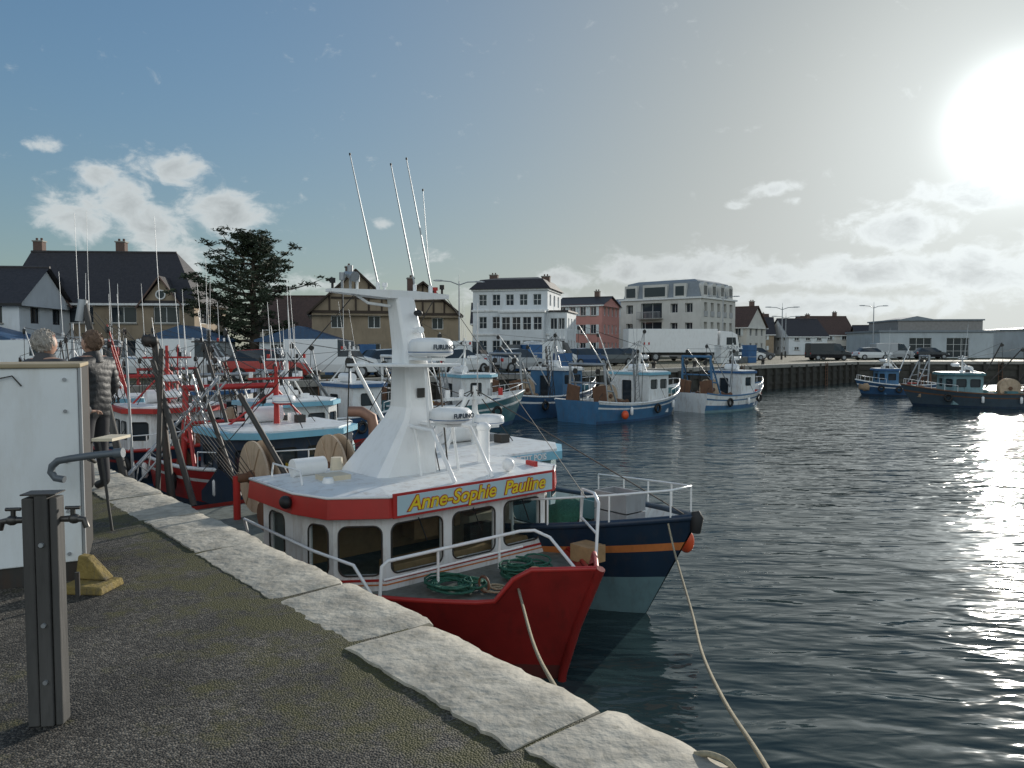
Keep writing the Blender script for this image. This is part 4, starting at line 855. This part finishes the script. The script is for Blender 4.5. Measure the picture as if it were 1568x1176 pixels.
o.done(.03,['trailer','cab'])
for x,y,n in[(-8.2,44,7),(-.4,54,9),(1.9,51.5,6),(22,74,4)]:
    o=O('fish_crate_stack',(x,y,QZ),rad(R.uniform(20,50)))
    for k in range(n):
        m_=R.choice([blue,blue,blue,white,cp['grey']]); cx=(k%4)*1.15-1.7; cy=(k//4)*1.05; hh=R.choice([1,2,3])
        for j in range(hh): crate(o,cx,cy,j*.6,1.05,.95,.56,m_,'crates')
    o.done()
def lamp(x,y,h,rz,name='street_lamp'):
    o=O(name,(x,y,QZ),rz)
    o.tube('pole',steel,[(0,0,0),(0,0,h)],[.09,.05],10); o.tube('base',dark,[(0,0,0),(0,0,.9)],.12,10)
    for s in(-1,1):
        o.tube('arms',steel,[(0,0,h-.3),(s*.7,0,h-.05),(s*1.5,0,h)],.04,6); o.loft('heads',steel,[[(s*1.4,-.1,h-.06),(s*1.4,.1,h-.06),(s*1.4,.1,h+.06),(s*1.4,-.1,h+.06)],[(s*1.9,-.16,h-.05),(s*1.9,.16,h-.05),(s*1.9,.14,h+.07),(s*1.9,-.14,h+.07)],[(s*2.1,-.08,h-.02),(s*2.1,.08,h-.02),(s*2.1,.06,h+.03),(s*2.1,-.06,h+.03)]])
    o.tube('spike',steel,[(0,0,h),(0,0,h+.5)],.02,5); o.done()
lamp(-4.2,60,6.8,rad(20)); lamp(25.2,90,7.6,rad(10)); lamp(33,92,6.4,rad(0)); lamp(48,100,7.0,rad(10)); lamp(-33,44,7,rad(0)); lamp(40,110,6,0)
d=(F2-F1).normalized()
for k in range(9):
    p=F1+d*(k*5.5-14)+Vector((-.7,.75)); o=O('mooring_bollard',(p.x,p.y,QZ),0)
    o.tube('post',dark,[(0,0,0),(0,0,.08),(0,0,.35),(0,0,.42),(0,0,.5)],[.22,.15,.13,.22,.16],14); o.done()
# ------------------------------------------------------------------ sky
AZ,EL=33.8,13.6
sd=Vector((math.sin(rad(AZ))*math.cos(rad(EL)),math.cos(rad(AZ))*math.cos(rad(EL)),math.sin(rad(EL))))
w=bpy.data.worlds.new('World'); scene.world=w; w.use_nodes=True; nt=w.node_tree;N=nt.nodes;Lk=nt.links
bg=N['Background']; bg.inputs[1].default_value=.12
sky=N.new('ShaderNodeTexSky'); sky.sky_type='NISHITA'; sky.sun_disc=False; sky.sun_elevation=rad(EL); sky.sun_rotation=rad(AZ); sky.air_density=1.0; sky.dust_density=.6; sky.ozone_density=1.8
tc=N.new('ShaderNodeTexCoord')
def m_(op,a,b=None,c=None):
    n=N.new('ShaderNodeMath'); n.operation=op
    for i,v in enumerate((a,b,c)):
        if v is None: continue
        if isinstance(v,(int,float)): n.inputs[i].default_value=v
        else: Lk.new(v,n.inputs[i])
    return n.outputs[0]
nv=N.new('ShaderNodeVectorMath'); nv.operation='NORMALIZE'; Lk.new(tc.outputs['Generated'],nv.inputs[0])
sp=N.new('ShaderNodeSeparateXYZ'); Lk.new(nv.outputs[0],sp.inputs[0])
az=m_('MULTIPLY',m_('ARCTAN2',sp.outputs[0],sp.outputs[1]),57.2958); el=m_('MULTIPLY',m_('ARCSINE',sp.outputs[2]),57.2958)
cb=N.new('ShaderNodeCombineXYZ'); Lk.new(az,cb.inputs[0]); Lk.new(m_('MULTIPLY',el,1.5),cb.inputs[1])
nz=N.new('ShaderNodeTexNoise'); nz.inputs['Scale'].default_value=.42; nz.inputs['Detail'].default_value=10; nz.inputs['Roughness'].default_value=.62; nz.inputs['Distortion'].default_value=.35; Lk.new(cb.outputs[0],nz.inputs['Vector'])
blobs=[(-24.1,12.0,2.1,1.2,1.25),(-29.8,8.4,2.5,1.2,1.2),(-27.2,9.6,2.0,1.5,1.3),(-25.4,8.0,2.0,1.6,1.3),(-23.6,6.2,1.8,1.4,1.25),(-20.8,9.3,3.1,1.4,1.25),(-28.8,11.0,1.5,1.0,1.2),(-31.5,12.7,1.2,.5,.9),(-9.6,9.0,1.0,.45,1.05),(-6,6.8,1.5,.7,.65),(19.4,11.1,1.7,.55,1.1),(20.3,10.2,.8,.4,1),
 (9,5.6,3.8,1.0,1.2),(14,5.7,4.2,1.2,1.3),(18.5,5.0,2.2,.9,1.1),(4.5,5.2,3,.8,1),(27,7.9,3.0,1.4,1.35),(31.0,9.6,2.6,1.2,1.15),(25.5,4.9,4.5,1.3,1.35),(31,4.8,4,1.7,1.35),(22,3.0,8,.9,1.0),(-15,4.5,5,.8,.7),(0,3.6,8,.9,.7),(16.2,10,.8,.3,.8),(70,9,18,5,1),(-70,16,20,7,1),(120,24,35,14,1.3),(-120,24,35,14,1.3),(165,30,40,18,1.4),(-165,30,40,18,1.4)]  # last wide blobs: unseen clouds added behind the camera to lift shadows
tot=None
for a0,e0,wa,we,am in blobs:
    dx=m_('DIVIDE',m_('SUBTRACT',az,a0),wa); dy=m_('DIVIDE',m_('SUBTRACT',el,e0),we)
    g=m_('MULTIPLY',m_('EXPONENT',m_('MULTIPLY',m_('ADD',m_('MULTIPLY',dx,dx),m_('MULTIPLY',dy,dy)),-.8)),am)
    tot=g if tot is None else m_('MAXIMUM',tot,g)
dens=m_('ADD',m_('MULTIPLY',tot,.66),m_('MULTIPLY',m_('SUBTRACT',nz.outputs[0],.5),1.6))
mr=N.new('ShaderNodeMapRange'); mr.interpolation_type='SMOOTHSTEP'; mr.inputs[1].default_value=.18; mr.inputs[2].default_value=.64; Lk.new(dens,mr.inputs[0])
dt=N.new('ShaderNodeVectorMath'); dt.operation='DOT_PRODUCT'; Lk.new(nv.outputs[0],dt.inputs[0]); dt.inputs[1].default_value=sd
cs=m_('MAXIMUM',dt.outputs['Value'],0)
glow=m_('ADD',m_('MULTIPLY',m_('POWER',cs,900),24),m_('ADD',m_('MULTIPLY',m_('POWER',cs,60),1.9),m_('MULTIPLY',m_('POWER',cs,8),.75)))
gc=N.new('ShaderNodeVectorMath'); gc.operation='SCALE'; gc.inputs[0].default_value=(.93,1.0,1.0); Lk.new(glow,gc.inputs['Scale'])
def vm(op,a,b):
    n=N.new('ShaderNodeVectorMath'); n.operation=op
    for i,v in enumerate((a,b)):
        if isinstance(v,tuple): n.inputs[i].default_value=v
        else: Lk.new(v,n.inputs[i])
    return n
lum=vm('DOT_PRODUCT',sky.outputs[0],(.3,.5,.2)).outputs['Value']
fac=m_('DIVIDE',1.45,m_('ADD',1.0,m_('MULTIPLY',lum,.27)))
t1=vm('MULTIPLY',sky.outputs[0],(.86,1.04,1.10)).outputs[0]
wn=N.new('ShaderNodeVectorMath'); wn.operation='SCALE'; wn.inputs[0].default_value=(.97,1.02,1.0); Lk.new(lum,wn.inputs['Scale'])
# whitish haze towards the sun and along the horizon
lowf=m_('MULTIPLY',m_('EXPONENT',m_('MULTIPLY',m_('MAXIMUM',el,0),-.12)),.55)
hz_=m_('MINIMUM',m_('ADD',m_('MULTIPLY',m_('POWER',cs,5),.95),lowf),.95)
dm=N.new('ShaderNodeMix'); dm.data_type='RGBA'; Lk.new(hz_,dm.inputs[0]); Lk.new(t1,dm.inputs[6]); Lk.new(wn.outputs[0],dm.inputs[7])
scn=N.new('ShaderNodeVectorMath'); scn.operation='SCALE'; Lk.new(dm.outputs[2],scn.inputs[0]); Lk.new(fac,scn.inputs['Scale'])
sg=vm('ADD',scn.outputs[0],gc.outputs[0]).outputs[0]
mr2=N.new('ShaderNodeMapRange'); mr2.inputs[1].default_value=.5; mr2.inputs[2].default_value=1.05; mr2.inputs[3].default_value=1; mr2.inputs[4].default_value=.68; Lk.new(dens,mr2.inputs[0])
back=m_('MAXIMUM',m_('MULTIPLY',sp.outputs[1],-1),0)  # boosts the added clouds behind the camera so they act as fill light
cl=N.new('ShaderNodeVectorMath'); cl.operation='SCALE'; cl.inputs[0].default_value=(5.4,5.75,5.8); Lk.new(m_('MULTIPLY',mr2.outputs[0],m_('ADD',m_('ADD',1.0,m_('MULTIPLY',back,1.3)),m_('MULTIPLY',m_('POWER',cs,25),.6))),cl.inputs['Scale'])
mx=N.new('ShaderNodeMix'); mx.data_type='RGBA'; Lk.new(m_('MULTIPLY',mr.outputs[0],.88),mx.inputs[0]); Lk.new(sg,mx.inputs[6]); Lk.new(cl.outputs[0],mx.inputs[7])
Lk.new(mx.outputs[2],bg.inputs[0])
sl=bpy.data.lights.new('sun','SUN'); sl.energy=4.2; sl.angle=rad(.53); sl.color=(1,.94,.84); so=bpy.data.objects.new('sun',sl); scene.collection.objects.link(so)
so.rotation_euler=sd.to_track_quat('Z','Y').to_euler(); so.location=(30,40,30)
# ------------------------------------------------------------------ camera
cam=bpy.data.cameras.new('camera'); cam.sensor_width=36; cam.lens=36*1150/1568; cam.clip_end=6000; cam.clip_start=.05
co=bpy.data.objects.new('camera',cam); scene.collection.objects.link(co); co.location=(0,0,3.75); co.rotation_euler=(rad(90-2.887),0,0)
scene.camera=co
scene.view_settings.view_transform='Standard'; scene.view_settings.look='None'; scene.view_settings.exposure=0
